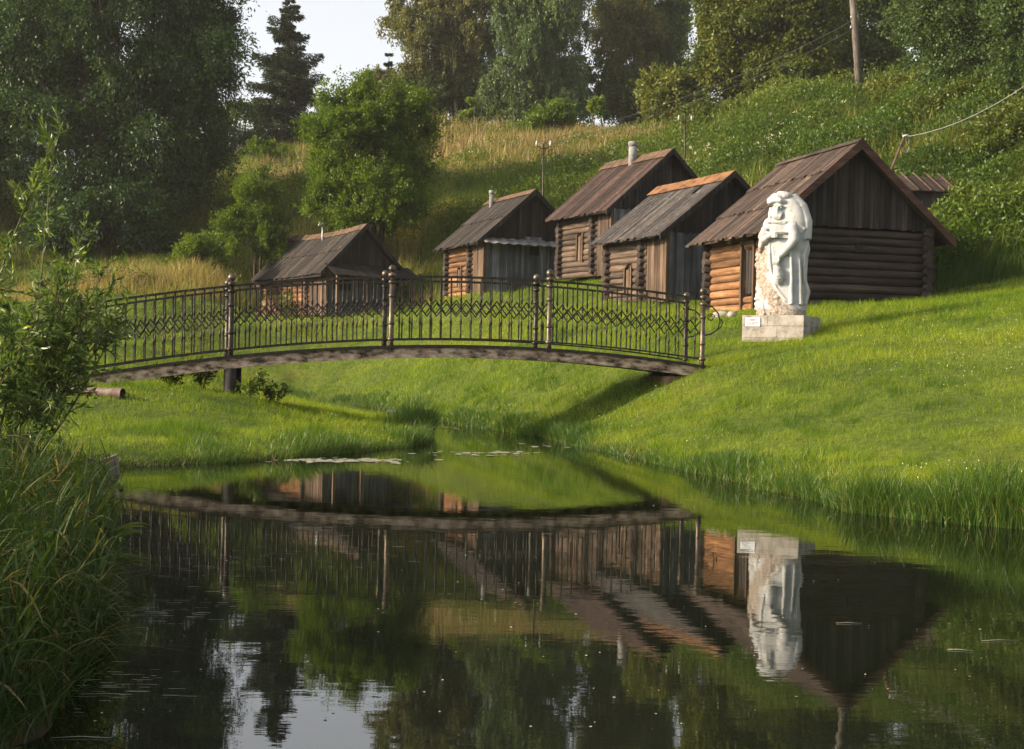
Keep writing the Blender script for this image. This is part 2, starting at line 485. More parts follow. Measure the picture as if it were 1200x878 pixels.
# clover heads
cx_ = RNG.uniform(0, 1, 5000); cy_ = np.exp(RNG.uniform(np.log(11), np.log(26), 5000)); cx_ = cy_*RNG.uniform(-.42, .42, 5000)
k_ = (water_dist(cx_, cy_) > .5) & (vnoise(cx_, cy_, .6, 33)*.7+vnoise(cx_, cy_, 1.9, 34)*.3 > .58)
CLOVER = (cx_[k_], cy_[k_])
# longer sedge and reeds along the water's edge
def edge_points(n, dmax, rng):
    P, Q = SH, np.roll(SH, -1, 0)
    ln = np.linalg.norm(Q-P, axis=1); mid = (P+Q)/2
    wgt = ln*((mid[:, 1] > 9.5) & (np.abs(mid[:, 0]) < 12))/np.maximum(mid[:, 1], 8)**0.7
    s = rng.choice(len(P), n, p=wgt/wgt.sum()); t = rng.random(n)[:, None]
    p = P[s]*(1-t)+Q[s]*t
    ang = rng.uniform(0, 2*np.pi, n); rr = np.abs(rng.normal(0, dmax, n))
    return p[:, 0]+np.cos(ang)*rr, p[:, 1]+np.sin(ang)*rr
ex, ey = edge_points(150000, 0.36, RNG)
wd_ = water_dist(ex, ey)
k_ = (wd_ > -0.06) & (ey > 9)
ex, ey, wd_ = ex[k_], ey[k_], wd_[k_]
cl = vnoise(ex, ey, 1.1, 5)
rightb = np.clip((ex-1.0)/3, 0, 1)*np.clip((17-ey)/5, 0, 1)
eh = (0.08+0.34*cl**2+0.72*rightb*np.clip(cl-.12, 0, 1)+0.38*((ex > -4.2) & (ex < -.6) & (ey > 15.5) & (ey < 24))*np.clip(cl, .2, 1))*np.exp(-np.maximum(wd_, 0)/0.8)*RNG.uniform(0.5, 1.3, len(ex))
eh = eh*(.40+1.0*vnoise(ex, ey, 2.3, 17)**1.3)
keep = RNG.random(len(ex)) < 0.1+1.1*cl
tint = np.clip(0.35+0.3*(vnoise(ex, ey, 0.7, 6)-0.4)+RNG.normal(0, 0.2, len(ex)), 0, 1)
tag(blades('bank_sedge', ex[keep], ey[keep], eh[keep], 0.008*np.clip(ey[keep]/14, 0.9, 2), RNG.uniform(0.15, 0.7, keep.sum()), M_bank, tint[keep], 3), 'long green sedge growing along the water edge', 'reeds', kind='stuff')
k_ = RNG.random(len(ex)) < 0.05
tag(blades('dry_bank_stalks', ex[k_], ey[k_], eh[k_]*0.7, np.full(k_.sum(), 0.008), RNG.uniform(0.6, 1.6, k_.sum()), M_dry, RNG.random(k_.sum()), 3), 'dead brown stalks lying at the water edge', 'dry grass', kind='stuff')
# wild meadow on the hill
N = 400000
my = np.exp(RNG.uniform(np.log(31), np.log(92), N)); mx = my*RNG.uniform(-0.48, 0.52, N)
k_ = ~lawn_zone(mx, my)
mx, my = mx[k_], my[k_]
cl = vnoise(mx, my, 0.45, 8); c2 = vnoise(mx, my, 0.13, 9); c3 = vnoise(mx, my, 1.6, 10)
tan = np.clip((my-62)/22, 0, 1)*np.clip((12-np.abs(mx+2))/8, 0, 1)
c4 = vnoise(mx, my, 0.9, 11)
mh = (0.15+0.95*cl**1.6+0.75*np.clip(c4-.45, 0, 1)+0.2*c3)*RNG.uniform(0.55, 1.2, len(mx))
tint = np.clip(0.37+0.6*(c2-0.35)+0.25*(cl-.5)-0.5*np.clip(c4-.6, 0, 1)+0.46*tan+0.24*(mx < -3)+RNG.normal(0, 0.15, len(mx))-0.2*(mx > 8), 0, 1)  # left meadow's golden tint is raised, putting sunlight into the grass colour
mh *= 1+.35*(mx > 8)
tag(blades('meadow_grass', mx, my, mh, 0.03*np.clip(my/50, .8, 1.5), RNG.uniform(0.1, 0.6, len(mx)), M_meadow, tint, 2), 'tall wild green and tan meadow grass on the hillside', 'meadow', kind='stuff')

N = 26000
dy_ = RNG.uniform(32, 66, N); dx_ = dy_*RNG.uniform(.08, .5, N); cl = vnoise(dx_, dy_, .33, 95)*.6+vnoise(dx_, dy_, 1.1, 96)*.4
k_ = (~lawn_zone(dx_, dy_-.8)) & (cl > .5) & (RNG.random(N) < (cl-.45)*5) & ~((np.abs(dx_-12.6) < 1.6) & (dy_ > 36.5) & (dy_ < 40.5))
tag(blades('tall_weed_stems', dx_[k_], dy_[k_], RNG.uniform(.7, 1.5, k_.sum()), np.full(k_.sum(), .055), RNG.uniform(.05, .45, k_.sum()), M_meadow, np.clip(RNG.normal(.5, .2, k_.sum())-.25*(dy_[k_] > 50), 0, 1), 3), 'tall upright weed stems in patches over the right slope', 'weeds', kind='stuff')
N = 18000
dy_ = RNG.uniform(64, 86, N); dx_ = dy_*RNG.uniform(-.22, .17, N); cl = vnoise(dx_, dy_, .5, 91)
k_ = (~lawn_zone(dx_, dy_)) & (RNG.random(N) < (cl-.2)*1.3)
tag(blades('seeding_grass', dx_[k_], dy_[k_], RNG.uniform(.6, 1.25, k_.sum()), np.full(k_.sum(), .045), RNG.uniform(.05, .4, k_.sum()), M_dry, np.clip(RNG.normal(.35, .25, k_.sum()), 0, 1), 2), 'tan seeding grass along the hill crest', 'dry grass', kind='stuff')
# ------------------------------------------------------------------ leaves
def leaf_cloud(name, P, D, ln, wd, mat, tint, parent=None, rng=RNG, kite=0.45):
    """P base points, D unit directions; one kite-shaped leaf each"""
    n = len(P)
    rv = rng.normal(size=(n, 3)); S = np.cross(D, rv); S /= np.linalg.norm(S, axis=1)[:, None]+1e-9
    ln = np.broadcast_to(ln, n)[:, None]; wd = np.broadcast_to(wd, n)[:, None]
    a = P; b = P+D*ln*kite+S*wd*.5; c = P+D*ln; d = P+D*ln*kite-S*wd*.5
    V = np.stack([a, b, c, d], 1).reshape(-1, 3)
    return np_mesh(name, V, np.arange(4*n), 4, mat, parent, np.repeat(tint, 4))
def unit(v):
    return v/(np.linalg.norm(v, axis=-1, keepdims=True)+1e-9)
def crown_points(ells, nlobe, ntwig, nleaf, lobe_r, rng, droop=0.2, up=0.2, surf=0.6, twig=1.0, jitter=0.12):
    """lobes spread through a few ellipsoids, twigs out of each lobe, leaves along each twig"""
    vol = np.array([e[1][0]*e[1][1]*e[1][2] for e in ells]) ** 0.8
    Ps, Ds, Ts, lobes = [], [], [], []
    for e, sh in zip(ells, vol/vol.sum()):
        nl = max(3, int(nlobe*sh))
        c, rr = np.array(e[0]), np.array(e[1])
        dirs = unit(rng.normal(size=(nl, 3)))
        dirs[:, 2] = np.where(dirs[:, 2] < -0.55, -dirs[:, 2], dirs[:, 2])
        rad_ = rng.uniform(0, 1, nl)**(1/3)*(1-surf)+surf
        rad_ *= rng.uniform(0.72, 1.08, nl)
        L = c+dirs*rr*rad_[:, None]
        lobes.append(L)
        lt = rng.normal(0, 0.11, nl)
        ls = rng.uniform(0.6, 1.35, nl)*lobe_r
        tl = np.repeat(np.arange(nl), ntwig)
        td = unit(rng.normal(size=(len(tl), 3))+dirs[tl]*0.9+np.array([0, 0, up]))
        tlen = ls[tl]*rng.uniform(0.5, 1.25, len(tl))*twig
        li = np.repeat(np.arange(len(tl)), nleaf)
        t = rng.random(len(li))**0.7
        P = L[tl][li]+td[li]*(tlen[li]*t)[:, None]
        P[:, 2] -= droop*tlen[li]*t**2
        P += rng.normal(0, jitter*lobe_r, P.shape)
        D = td[li]*0.6+rng.normal(size=P.shape)*0.6
        D[:, 2] -= droop*1.2
        Ps.append(P); Ds.append(unit(D))
        Ts.append(np.clip(0.45+lt[tl][li]+rng.normal(0, 0.16, len(li)), 0, 1))
    return np.concatenate(Ps), np.concatenate(Ds), np.concatenate(Ts), np.concatenate(lobes)
M_bark = rough_mat('grey_bark', (0.03, 0.024, 0.018), (0.075, 0.06, 0.045), (0.13, 0.11, 0.085), 5, 0.95, mapping=(1, 1, .25))
M_birchbark = rough_mat('birch_bark', (0.06, 0.05, 0.045), (0.5, 0.47, 0.42), (0.62, 0.6, 0.55), 3, 0.85, mapping=(.6, .6, 2.2), pos=(0.33, 0.42, 0.6))
def limbs(base, top, r0, lobes, rng, mat, parent, nl=10, lean=None, stems=1):
    mb = MB()
    for s in range(stems):
        b = Vector(base)+Vector((rng.normal(0, .25), rng.normal(0, .25), -0.15))*(1 if stems > 1 else 0.3)
        tp = Vector(top)+Vector((rng.normal(0, .8), rng.normal(0, .5), 0))*(1 if stems > 1 else 0.2)
        H = (tp-b)
        pts = [b+H*t+Vector((math.sin(t*5+s)*.05, math.cos(t*4+s)*.05, 0))*H.length*.25 for t in np.linspace(0, 1, 8)]
        rs = [r0*(1-0.85*t)*(1.25 if t == 0 else 1) for t in np.linspace(0, 1, 8)]
        mb.tube(pts, rs, 8)
        idx = rng.permutation(len(lobes))[:max(3, nl//stems)]
        for i in idx:
            e = Vector(lobes[i])
            t = min(0.9, max(0.15, (e.z-b.z)/max(H.z, .1)*0.65))
            k = int(t*7); a = pts[k]
            m1 = a.lerp(e, 0.5)+Vector((0, 0, 0.12*(e-a).length))
            mb.tube([a, a.lerp(m1, .5)+Vector((0, 0, .03)), m1, e], [rs[k]*.5, rs[k]*.38, rs[k]*.25, rs[k]*.08], 5)
    return mb.build('trunk', mat, parent)
def tree(name, label, cat, base, ells, mat, nlobe, ntwig, nleaf, lobe_r, leaf, seed, group=None, droop=0.2, up=0.2, surf=0.6, twig=1.0, bark=None, r0=0.2, stems=1, tshift=0, nl=10, jitter=.12, topf=0.75):
    rng = np.random.default_rng(seed)
    bz = hz(base[0], base[1])
    root = empty(name, (base[0], base[1], bz), 0, label, cat, group)
    off = np.array([base[0], base[1], bz])
    E = [(np.array(c)-off, r) for c, r in ells]
    P, D, T, Lb = crown_points(E, nlobe, ntwig, nleaf, lobe_r, rng, droop, up, surf, twig, jitter)
    low = P[:, 2] > 0.05
    leaf_cloud('crown', P[low], D[low], rng.uniform(.7, 1.2, low.sum())*leaf[0], rng.uniform(.7, 1.2, low.sum())*leaf[1], mat, np.clip(T[low]+tshift, 0, 1), root, rng)
    topz = max(c[2]+r[2]*topf for c, r in E)
    cx = sum(c[0] for c, r in E[:1])
    limbs((0, 0, 0), (cx, E[0][0][1], topz), r0, Lb, rng, bark or M_bark, root, nl, stems=stems)
    return root
def ell(px, py, Z, rx, rz, ry=None):
    """an ellipsoid seen at (px, py) with half-sizes given in photo pixels at that distance"""
    s = Z/FPX
    return (at(px, py, Z), (rx*s, (ry or rx)*s, rz*s))
def gp(px, Z, dz=0):
    q = at(px, 300, Z)
    return (q[0], q[1])

M_willow = leaf_mat('willow_leaf', (0.01105, 0.0306, 0.0102), (0.0306, 0.068, 0.0187), (0.08925, 0.1487, 0.03825), 0.35, 0.06)
M_bright = leaf_mat('young_leaf', (0.0351, 0.0741, 0.0078), (0.0858, 0.1482, 0.01248), (0.1716, 0.2184, 0.0234), 0.45, 0.04)
M_birch = leaf_mat('birch_leaf', (0.054, 0.0672, 0.0216), (0.108, 0.12, 0.0408), (0.204, 0.192, 0.066), 0.4, 0.04)
M_birchg = leaf_mat('dark_birch_leaf', (0.044, 0.084, 0.034), (0.09, 0.144, 0.054), (0.17, 0.21, 0.076), 0.4, 0.04)
M_decid = leaf_mat('broad_leaf', (0.03536, 0.05746, 0.01215), (0.08288, 0.1105, 0.01878), (0.1768, 0.1823, 0.03315), 0.4, 0.04)
M_shade = leaf_mat('dark_leaf', (0.0306, 0.0578, 0.017), (0.068, 0.1054, 0.0255), (0.1445, 0.1785, 0.0425), 0.35, 0.04)
M_needle = leaf_mat('spruce_needle', (0.00816, 0.01795, 0.009792), (0.01795, 0.03101, 0.01469), (0.03672, 0.04896, 0.01958), 0.15, 0.04)

tree('willow_tree', 'huge dark green willow filling the upper left, its crown rising out of the picture', 'tree', gp(110, 58),
     [ell(140, 40, 59, 135, 140, 85), ell(50, 190, 59, 140, 110, 80), ell(180, 170, 59, 72, 110, 70), ell(120, 275, 57, 85, 60, 60), ell(235, 50, 59, 45, 100), ell(60, 50, 60, 90, 90)],
     M_willow, 620, 22, 30, 1.25, (0.21, 0.075), 1, 'trees on the left', droop=0.45, up=0.3, surf=0.25, r0=0.45, stems=3, nl=24)
tree('willow_tree', 'dark willow cut by the left edge of the picture, beside the huge willow', 'tree', gp(-70, 61),
     [ell(-40, 180, 61, 110, 160, 80), ell(-90, 60, 62, 130, 150, 80), ell(10, 270, 59, 60, 50)],
     M_willow, 150, 20, 26, 1.2, (0.2, 0.07), 2, 'trees on the left', droop=0.45, up=0.3, surf=0.25, r0=0.4, stems=2, nl=16, tshift=-.05)
tree('round_tree', 'bright yellow-green leafy round tree behind the leftmost log hut', 'tree', gp(432, 54),
     [ell(430, 195, 54, 62, 78), ell(398, 160, 53, 40, 40), ell(466, 165, 54, 40, 46), ell(432, 128, 54, 26, 28), ell(440, 250, 53, 62, 46), ell(392, 240, 53, 34, 42)],
     M_bright, 230, 18, 40, 0.72, (0.115, 0.07), 3, 'trees on the hillside', droop=0.0, up=0.8, surf=0.55, r0=0.16, stems=3, tshift=.04, jitter=.1, twig=1.15)
tree('small_bush', 'small bright yellow-green bush on the meadow left of the round tree', 'bush', gp(298, 54.6),
     [ell(297, 255, 54.6, 34, 40), ell(288, 285, 54.6, 32, 32), ell(303, 222, 54.6, 20, 20), ell(303, 292, 54, 30, 24)],
     M_bright, 80, 14, 28, 0.5, (0.115, 0.06), 4, 'bushes on the hillside', droop=0.0, up=0.7, r0=0.07, stems=3, nl=6, twig=1.15)
tree('small_bush', 'low yellowish bush at the foot of the huge willow', 'bush', gp(240, 52),
     [ell(236, 300, 52, 20, 18), ell(222, 308, 52, 18, 15)],
     M_bright, 36, 12, 16, 0.45, (0.14, 0.07), 41, 'bushes on the hillside', droop=0.0, up=0.7, r0=0.05, stems=2, nl=5, tshift=.1)
tree('leafy_tree', 'mid green tree showing between the huge willow and the spruce', 'tree', gp(238, 84),
     [ell(238, 165, 84, 36, 40), ell(215, 200, 84, 30, 25)],
     M_bright, 36, 14, 18, 0.9, (0.24, 0.13), 5, 'trees on the skyline', droop=0.05, up=0.5, r0=0.12, tshift=-.2)
tree('leafy_tree', 'dark leafy tree below the spruce on its left', 'tree', gp(282, 88),
     [ell(285, 158, 88, 38, 38), ell(320, 160, 89, 30, 34), ell(255, 185, 88, 25, 22)],
     M_shade, 50, 14, 18, 0.9, (0.24, 0.13), 6, 'trees on the skyline', droop=0.1, up=0.4, r0=0.12)
tree('small_bush', 'light green sapling bush on the meadow crest below the spruce', 'bush', gp(310, 79),
     [ell(310, 184, 79, 28, 14), ell(300, 178, 79, 10, 10), ell(325, 180, 79, 10, 12)],
     M_bright, 24, 12, 14, 0.4, (0.17, 0.09), 7, 'bushes on the hillside', droop=0.0, up=0.9, r0=0.05, stems=2, nl=5, tshift=-.12)

def spruce(px, Z, tip_py, halfw_px, seed, label, group):
    rng = np.random.default_rng(seed)
    tip = at(px, tip_py, Z); bx, by = tip[0], tip[1]; bz = hz(bx, by)
    H = tip[2]-bz; Rm = halfw_px*Z/FPX
    root = empty('spruce_tree', (bx, by, bz), 0, label, 'tree', group)
    Ps, Ds, Ts = [], [], []
    tr = MB(); tr.tube([(0, 0, -.2), (0, 0, H*.5), (0, 0, H)], [.2, .11, .015], 8)
    zz = 0.9
    while zz < H-0.15:
        t = zz/H
        L = Rm*(1-t)**0.82*(0.8+0.25*math.sin(t*40))+0.12
        nb = 7 if t < .8 else 5
        a0 = rng.uniform(0, 6.28)
        for k in range(nb):
            a = a0+6.283*k/nb+rng.normal(0, .22); l = L*rng.uniform(0.5, 1.3)
            if rng.random() < .08: continue
            d = np.array([math.cos(a), math.sin(a), 0]); z0_ = zz; zz = max(.5, zz+rng.uniform(-.3, .25))
            n = int(400*max(l, .3)/1.5)
            s = rng.random(n)**0.75
            sag = -0.42*l*s+0.30*l*s**2.4+(0.25*l*s if t > .8 else 0)
            side = np.array([-d[1], d[0], 0])
            wid = l*0.30*np.sin(np.clip(s, 0.05, 1)*2.6)
            off = rng.uniform(-1, 1, n)*wid
            P = d*(l*s)[:, None]+side*off[:, None]+np.array([0, 0, 1])*(zz+sag-np.abs(off)*.25-rng.random(n)**2*.28*min(l, 1.4))[:, None]
            D = unit(d*0.7+side*(np.sign(off)*.7)[:, None]+np.array([0, 0, -.45])+rng.normal(0, .35, (n, 3)))
            Ps.append(P); Ds.append(D); Ts.append(np.clip(.4+.25*s+rng.normal(0, .15, n), 0, 1))
            e = d*l; tr.tube([(0, 0, zz), tuple(d*l*.5+np.array([0, 0, zz-.16*l])), tuple(e+np.array([0, 0, zz-.12*l]))], [.035, .02, .006], 4); zz = z0_
        zz += 0.36+0.28*(1-t)+rng.uniform(-.04, .04)
    P = np.concatenate(Ps)
    leaf_cloud('crown', P, np.concatenate(Ds), rng.uniform(.6, 1.2, len(P))*.25, .07, M_needle, np.concatenate(Ts), root, rng)
    tr.build('trunk', M_bark, root)
spruce(340, 86, -6, 84, 8, 'tall dark pointed spruce standing against the sky', 'trees on the skyline')
spruce(456, 100, 62, 26, 9, 'small dark spruce top at the left foot of the birches', 'trees on the skyline')

def birch(px, Z, ells, mat, seed, label, nlobe, trunk_px, ntw=22, tshift=0, nlf=26):
    """weeping birch: hanging strands of small leaves"""
    rng = np.random.default_rng(seed)
    bx, by = gp(px, Z); bz = hz(bx, by)
    root = empty('birch_tree', (bx, by, bz), 0, label, 'tree', 'birches on the hilltop')
    off = np.array([bx, by, bz])
    Ps, Ds, Ts, Ls = [], [], [], []
    vol = np.array([e[1][0]*e[1][2] for e in ells]); sh = vol/vol.sum()
    for e, f in zip(ells, sh):
        c = e[0]-off; n = int(nlobe*1.6*f)
        d = unit(rng.normal(size=(n, 3))); d[:, 2] = np.where(d[:, 2] < -.1, d[:, 2]*.8, d[:, 2])
        L = c+d*np.array(e[1])*rng.uniform(.2, 1.0, (n, 1)); Ls.append(L)
        lt = rng.normal(0, .13, n)
        tw = np.repeat(np.arange(n), ntw)
        hd = unit(rng.normal(size=(len(tw), 3))*[1, 1, .3]); reach = rng.uniform(.2, 1.0, len(tw)); hang = rng.uniform(.5, 2.4, len(tw))*rng.uniform(.5, 1.1, n)[tw]
        li = np.repeat(np.arange(len(tw)), nlf); t = rng.random(len(li))
        P = L[tw][li]+hd[li]*(reach[li]*np.sqrt(t))[:, None]
        P[:, 2] += .25*reach[li]*np.sin(t*3)-hang[li]*t**1.4
        P += rng.normal(0, .07, P.shape)
        Ps.append(P); D = rng.normal(size=P.shape)*.5; D[:, 2] -= .8; Ds.append(unit(D))
        Ts.append(np.clip(.45+lt[tw][li]+rng.normal(0, .17, len(li)), 0, 1))
    P = np.concatenate(Ps); k = P[:, 2] > .4
    leaf_cloud('crown', P[k], np.concatenate(Ds)[k], .23, .105, mat, np.clip(np.concatenate(Ts)[k]+tshift, 0, 1), root, rng)
    tr = MB(); Lb = np.concatenate(Ls)
    for (x0, y0, x1, y1) in trunk_px:
        a = at(x0, y0, Z)-off; b = at(x1, y1, Z)-off
        a[2] = -0.3
        pts = [Vector(a).lerp(Vector(b), t)+Vector((math.sin(t*6)*.12, math.cos(t*5)*.1, 0)) for t in np.linspace(0, 1, 8)]
        rs = [.17*(1-.8*t) for t in np.linspace(0, 1, 8)]
        tr.tube(pts, rs, 8)
        for i in rng.permutation(len(Lb))[:10]:
            e_ = Vector(Lb[i]); kk = int(rng.uniform(2, 7)); p_ = pts[kk]
            if (e_-p_).length < 5: tr.tube([p_, p_.lerp(e_, .5)+Vector((0, 0, .3)), e_], [rs[kk]*.45, rs[kk]*.3, .015], 5)
    tr.build('trunk', M_birchbark, root)
birch(525, 94, [ell(520, 20, 94, 68, 75), ell(492, 100, 94, 44, 40), ell(555, 90, 95, 40, 60), ell(448, 100, 95, 24, 30)], M_birch, 21,
      'olive-brown weeping birch with a thin white leaning trunk, leftmost of the hilltop birches', 150, [(537, 150, 520, -40), (500, 150, 478, 20)])
birch(625, 92, [ell(628, 20, 92, 66, 92), ell(600, 105, 92, 48, 42), ell(655, 100, 92, 36, 48)], M_birchg, 22,
      'dense dark green weeping birch in the middle of the hilltop', 150, [(612, 150, 618, -60)], tshift=.03)
birch(735, 96, [ell(735, 15, 96, 50, 92), ell(720, 105, 96, 30, 42), ell(752, 108, 96, 28, 42)], M_birch, 23,
      'pale olive weeping birch with white trunks, right of the dense dark green birch', 110, [(728, 150, 722, -60), (745, 150, 748, -40)], tshift=.08)
birch(795, 98, [ell(787, 25, 98, 30, 78), ell(795, 100, 98, 30, 45)], M_birchg, 24,
      'narrow greyish birch at the right end of the hilltop birches', 65, [(790, 150, 788, -40)], tshift=.05)

# understorey on the hill crest
cr = 'bushes on the hill crest'
for (px, Z, es, lab, mt, sd_, ts) in [
    (475, 93, [(470, 128, 34, 32), (505, 122, 28, 36)], 'dark bush at the left foot of the birches', M_shade, 31, .05),
    (575, 95, [(570, 122, 42, 36), (535, 118, 28, 34)], 'wide dark bush under the middle birches', M_shade, 32, -.02),
    (690, 96, [(690, 115, 36, 40), (655, 110, 30, 36), (625, 120, 24, 32)], 'dark bush between the crest bush and the pale birch', M_shade, 33, -.02),
    (765, 94, [(765, 122, 38, 40), (735, 125, 28, 34)], 'dark bush at the foot of the narrow birch', M_shade, 34, 0),
    (648, 81, [(648, 160, 38, 24), (650, 142, 26, 16), (625, 165, 20, 16)], 'bright-topped leafy bush standing alone on the meadow crest', M_bright, 35, -.14),
    (548, 84, [(550, 135, 7, 22), (545, 148, 10, 12)], 'thin yellow-green sapling on the crest in front of the birches', M_bright, 36, .1),
    (698, 84, [(698, 132, 5, 16)], 'tiny yellowish sapling right of the crest bush', M_bright, 37, .15),
    (520, 82, [(516, 152, 8, 12)], 'small pale sapling left of the thin yellow-green sapling', M_bright, 38, 0)]:
    tree('crest_bush', lab, 'bush', gp(px, Z), [ell(a, b, Z, c, d) for a, b, c, d in es], mt, 44 if es[0][2] > 12 else 9, 13, 16, 0.75 if es[0][2] > 12 else .35, (0.22, 0.12), sd_, cr, up=.5, droop=.05, r0=.08, stems=2, nl=6, tshift=ts)
rt = 'trees on the right hilltop'
for (px, Z, es, lab, mt, sd_, ts, n, r0) in [
    (800, 76, [(795, 125, 32, 34), (775, 110, 16, 16), (815, 150, 22, 20)], 'small gold-green tree in front of the narrow birch', M_decid, 51, .12, 50, .1),
    (868, 74, [(860, 20, 34, 70), (868, 90, 42, 55), (838, 60, 18, 45)], 'tall gold-green tree with a sunlit left side', M_decid, 52, .10, 100, .25),
    (935, 72, [(925, 10, 55, 80), (930, 90, 50, 50)], 'tall broad green tree left of the wooden utility pole', M_decid, 53, -.05, 120, .28),
    (1010, 78, [(1000, 5, 55, 60), (1010, 85, 50, 50), (1045, 30, 25, 45)], 'dark tall tree behind the wooden utility pole', M_shade, 54, .06, 110, .28),
    (1150, 55, [(1155, 20, 75, 70), (1165, 95, 75, 50), (1110, 25, 30, 60)], 'massive dark tree at the upper right corner', M_shade, 55, -.22, 190, .35),
    (1075, 66, [(1080, 120, 48, 38), (1075, 20, 28, 26), (1100, 60, 18, 30)], 'shaded loose tree with sky gaps beside the massive dark tree', M_shade, 56, -.1, 45, .15),
    (1250, 48, [(1235, 60, 60, 110), (1215, 150, 50, 40)], 'dark tree cut by the right edge of the picture', M_shade, 57, -.22, 100, .3)]:
    tree('broad_tree', lab, 'tree', gp(px, Z), [ell(a, b, Z, c, d) for a, b, c, d in es], mt, int(n*1.5), 17, 20 if Z > 60 else 34, 1.1, (0.25, 0.15) if Z > 60 else (0.15, 0.095), sd_, rt, up=.25, droop=.2, surf=.35, r0=r0, nl=12, tshift=ts)
for (px, Z, es, lab, sd_, ts) in [
    (830, 68, [(832, 158, 36, 24)], 'low green bush under the small gold-green tree', 61, .1),
    (885, 66, [(885, 152, 50, 32), (915, 140, 34, 28)], 'dark bush at the foot of the gold-green tree', 62, .1),
    (960, 64, [(950, 145, 52, 32), (990, 128, 34, 30)], 'leafy bush left of the foot of the utility pole', 63, .15),
    (1035, 58, [(1040, 148, 52, 36), (1070, 130, 34, 34)], 'light green bush right of the foot of the utility pole', 64, .3),
    (1100, 50, [(1105, 162, 58, 38), (1140, 150, 46, 42)], 'dark leafy bush above the small shed roof', 65, .05),
    (1175, 44, [(1172, 190, 52, 40), (1208, 180, 38, 55)], 'dark leafy bush on the slope near the right edge', 66, .1)]:
    tree('slope_bush', lab, 'bush', gp(px, Z), [ell(a, b, Z, c, d) for a, b, c, d in es], M_decid, 92, 14, 28, 0.75, (0.15, 0.095), sd_, 'bushes on the right slope', up=.5, droop=.05, r0=.07, stems=2, nl=6, tshift=ts-.16)
# leafy weeds on the slope (nettles, willowherb) and their pale flowers
N = 330000
wy = np.exp(RNG.uniform(np.log(31.5), np.log(64), N)); wx = wy*RNG.uniform(0.02, 0.50, N)
cl = vnoise(wx, wy, 0.55, 18)
k_ = (~lawn_zone(wx, wy-0.6)) & (RNG.random(N) < np.clip((wx-wy*.12)/6, .12, 1)*(.25+1.2*cl))
wx, wy, cl = wx[k_], wy[k_], cl[k_]
wz = height(wx, wy); cb = vnoise(wx, wy, .22, 19)
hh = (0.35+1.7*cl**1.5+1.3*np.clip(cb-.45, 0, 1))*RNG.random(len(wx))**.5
shed_ = (np.abs(wx-12.6) < 1.6) & (wy > 36.5) & (wy < 40.5)
hh = np.where(shed_, hh*.35, hh)
Pw = np.stack([wx, wy, wz+hh], 1); Dw = unit(RNG.normal(size=Pw.shape)+[0, 0, .5])
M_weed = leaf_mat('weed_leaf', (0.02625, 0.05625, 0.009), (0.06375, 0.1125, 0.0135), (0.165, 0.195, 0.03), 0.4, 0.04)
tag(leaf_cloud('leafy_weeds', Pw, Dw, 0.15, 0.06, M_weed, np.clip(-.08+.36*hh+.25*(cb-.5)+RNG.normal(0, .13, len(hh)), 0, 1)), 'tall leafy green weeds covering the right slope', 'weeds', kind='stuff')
M_white = leaf_mat('pale_petal', (0.5, 0.5, 0.36), (0.62, 0.62, 0.45), (0.75, 0.73, 0.6), .2, .02)
P_ = np.stack([CLOVER[0], CLOVER[1], height(*CLOVER)+.09], 1)
tag(leaf_cloud('clover_heads', P_, unit(RNG.normal(size=P_.shape)), .016, .014, M_white, RNG.random(len(P_))*.5), 'tiny white clover heads sprinkled on the lawn', 'flowers', kind='stuff')
fl = []
for (px, py, Z, n, s) in [(818, 196, 55, 7, 14), (835, 190, 55, 8, 14), (900, 185, 53, 9, 14), (885, 195, 52, 6, 10), (978, 152, 56, 5, 12), (700, 190, 62, 5, 22), (1165, 262, 37, 4, 14), (940, 165, 55, 5, 14), (1000, 160, 52, 4, 16)]:
    for i in range(n):
        q = at(px+RNG.normal(0, s), py, Z+RNG.normal(0, 1)); z_ = hz(q[0], q[1])
        c = np.array([q[0], q[1], z_+RNG.uniform(.75, 1.25)])
        fl.append(c+RNG.normal(0, .06, (16, 3))*[1, 1, .4])
fl = np.concatenate(fl)
tag(leaf_cloud('white_flowers', fl, unit(RNG.normal(size=fl.shape)), .055, .045, M_white, RNG.random(len(fl))), 'cream flower heads scattered over the slope weeds', 'flowers', kind='stuff')
# leafy herbs along the foot of the hill, left
N = 190000
wy = np.exp(RNG.uniform(np.log(44), np.log(84), N)); wx = wy*RNG.uniform(-0.36, 0.2, N)
cl = vnoise(wx, wy, 0.5, 28)
k_ = (~lawn_zone(wx, wy-1)) & (RNG.random(N) < (cl-.42)*3.0)
wx, wy, cl = wx[k_], wy[k_], cl[k_]; hh = (.3+.7*cl)*RNG.random(len(wx))**.6
Pw = np.stack([wx, wy, height(wx, wy)+hh], 1)
tag(leaf_cloud('meadow_herbs', Pw, unit(RNG.normal(size=Pw.shape)+[0, 0, .6]), .17, .07, M_weed, np.clip(.3+.4*hh+RNG.normal(0, .15, len(hh)), 0, 1)), 'leafy herbs among the meadow grass on the hillside', 'herbs', kind='stuff')

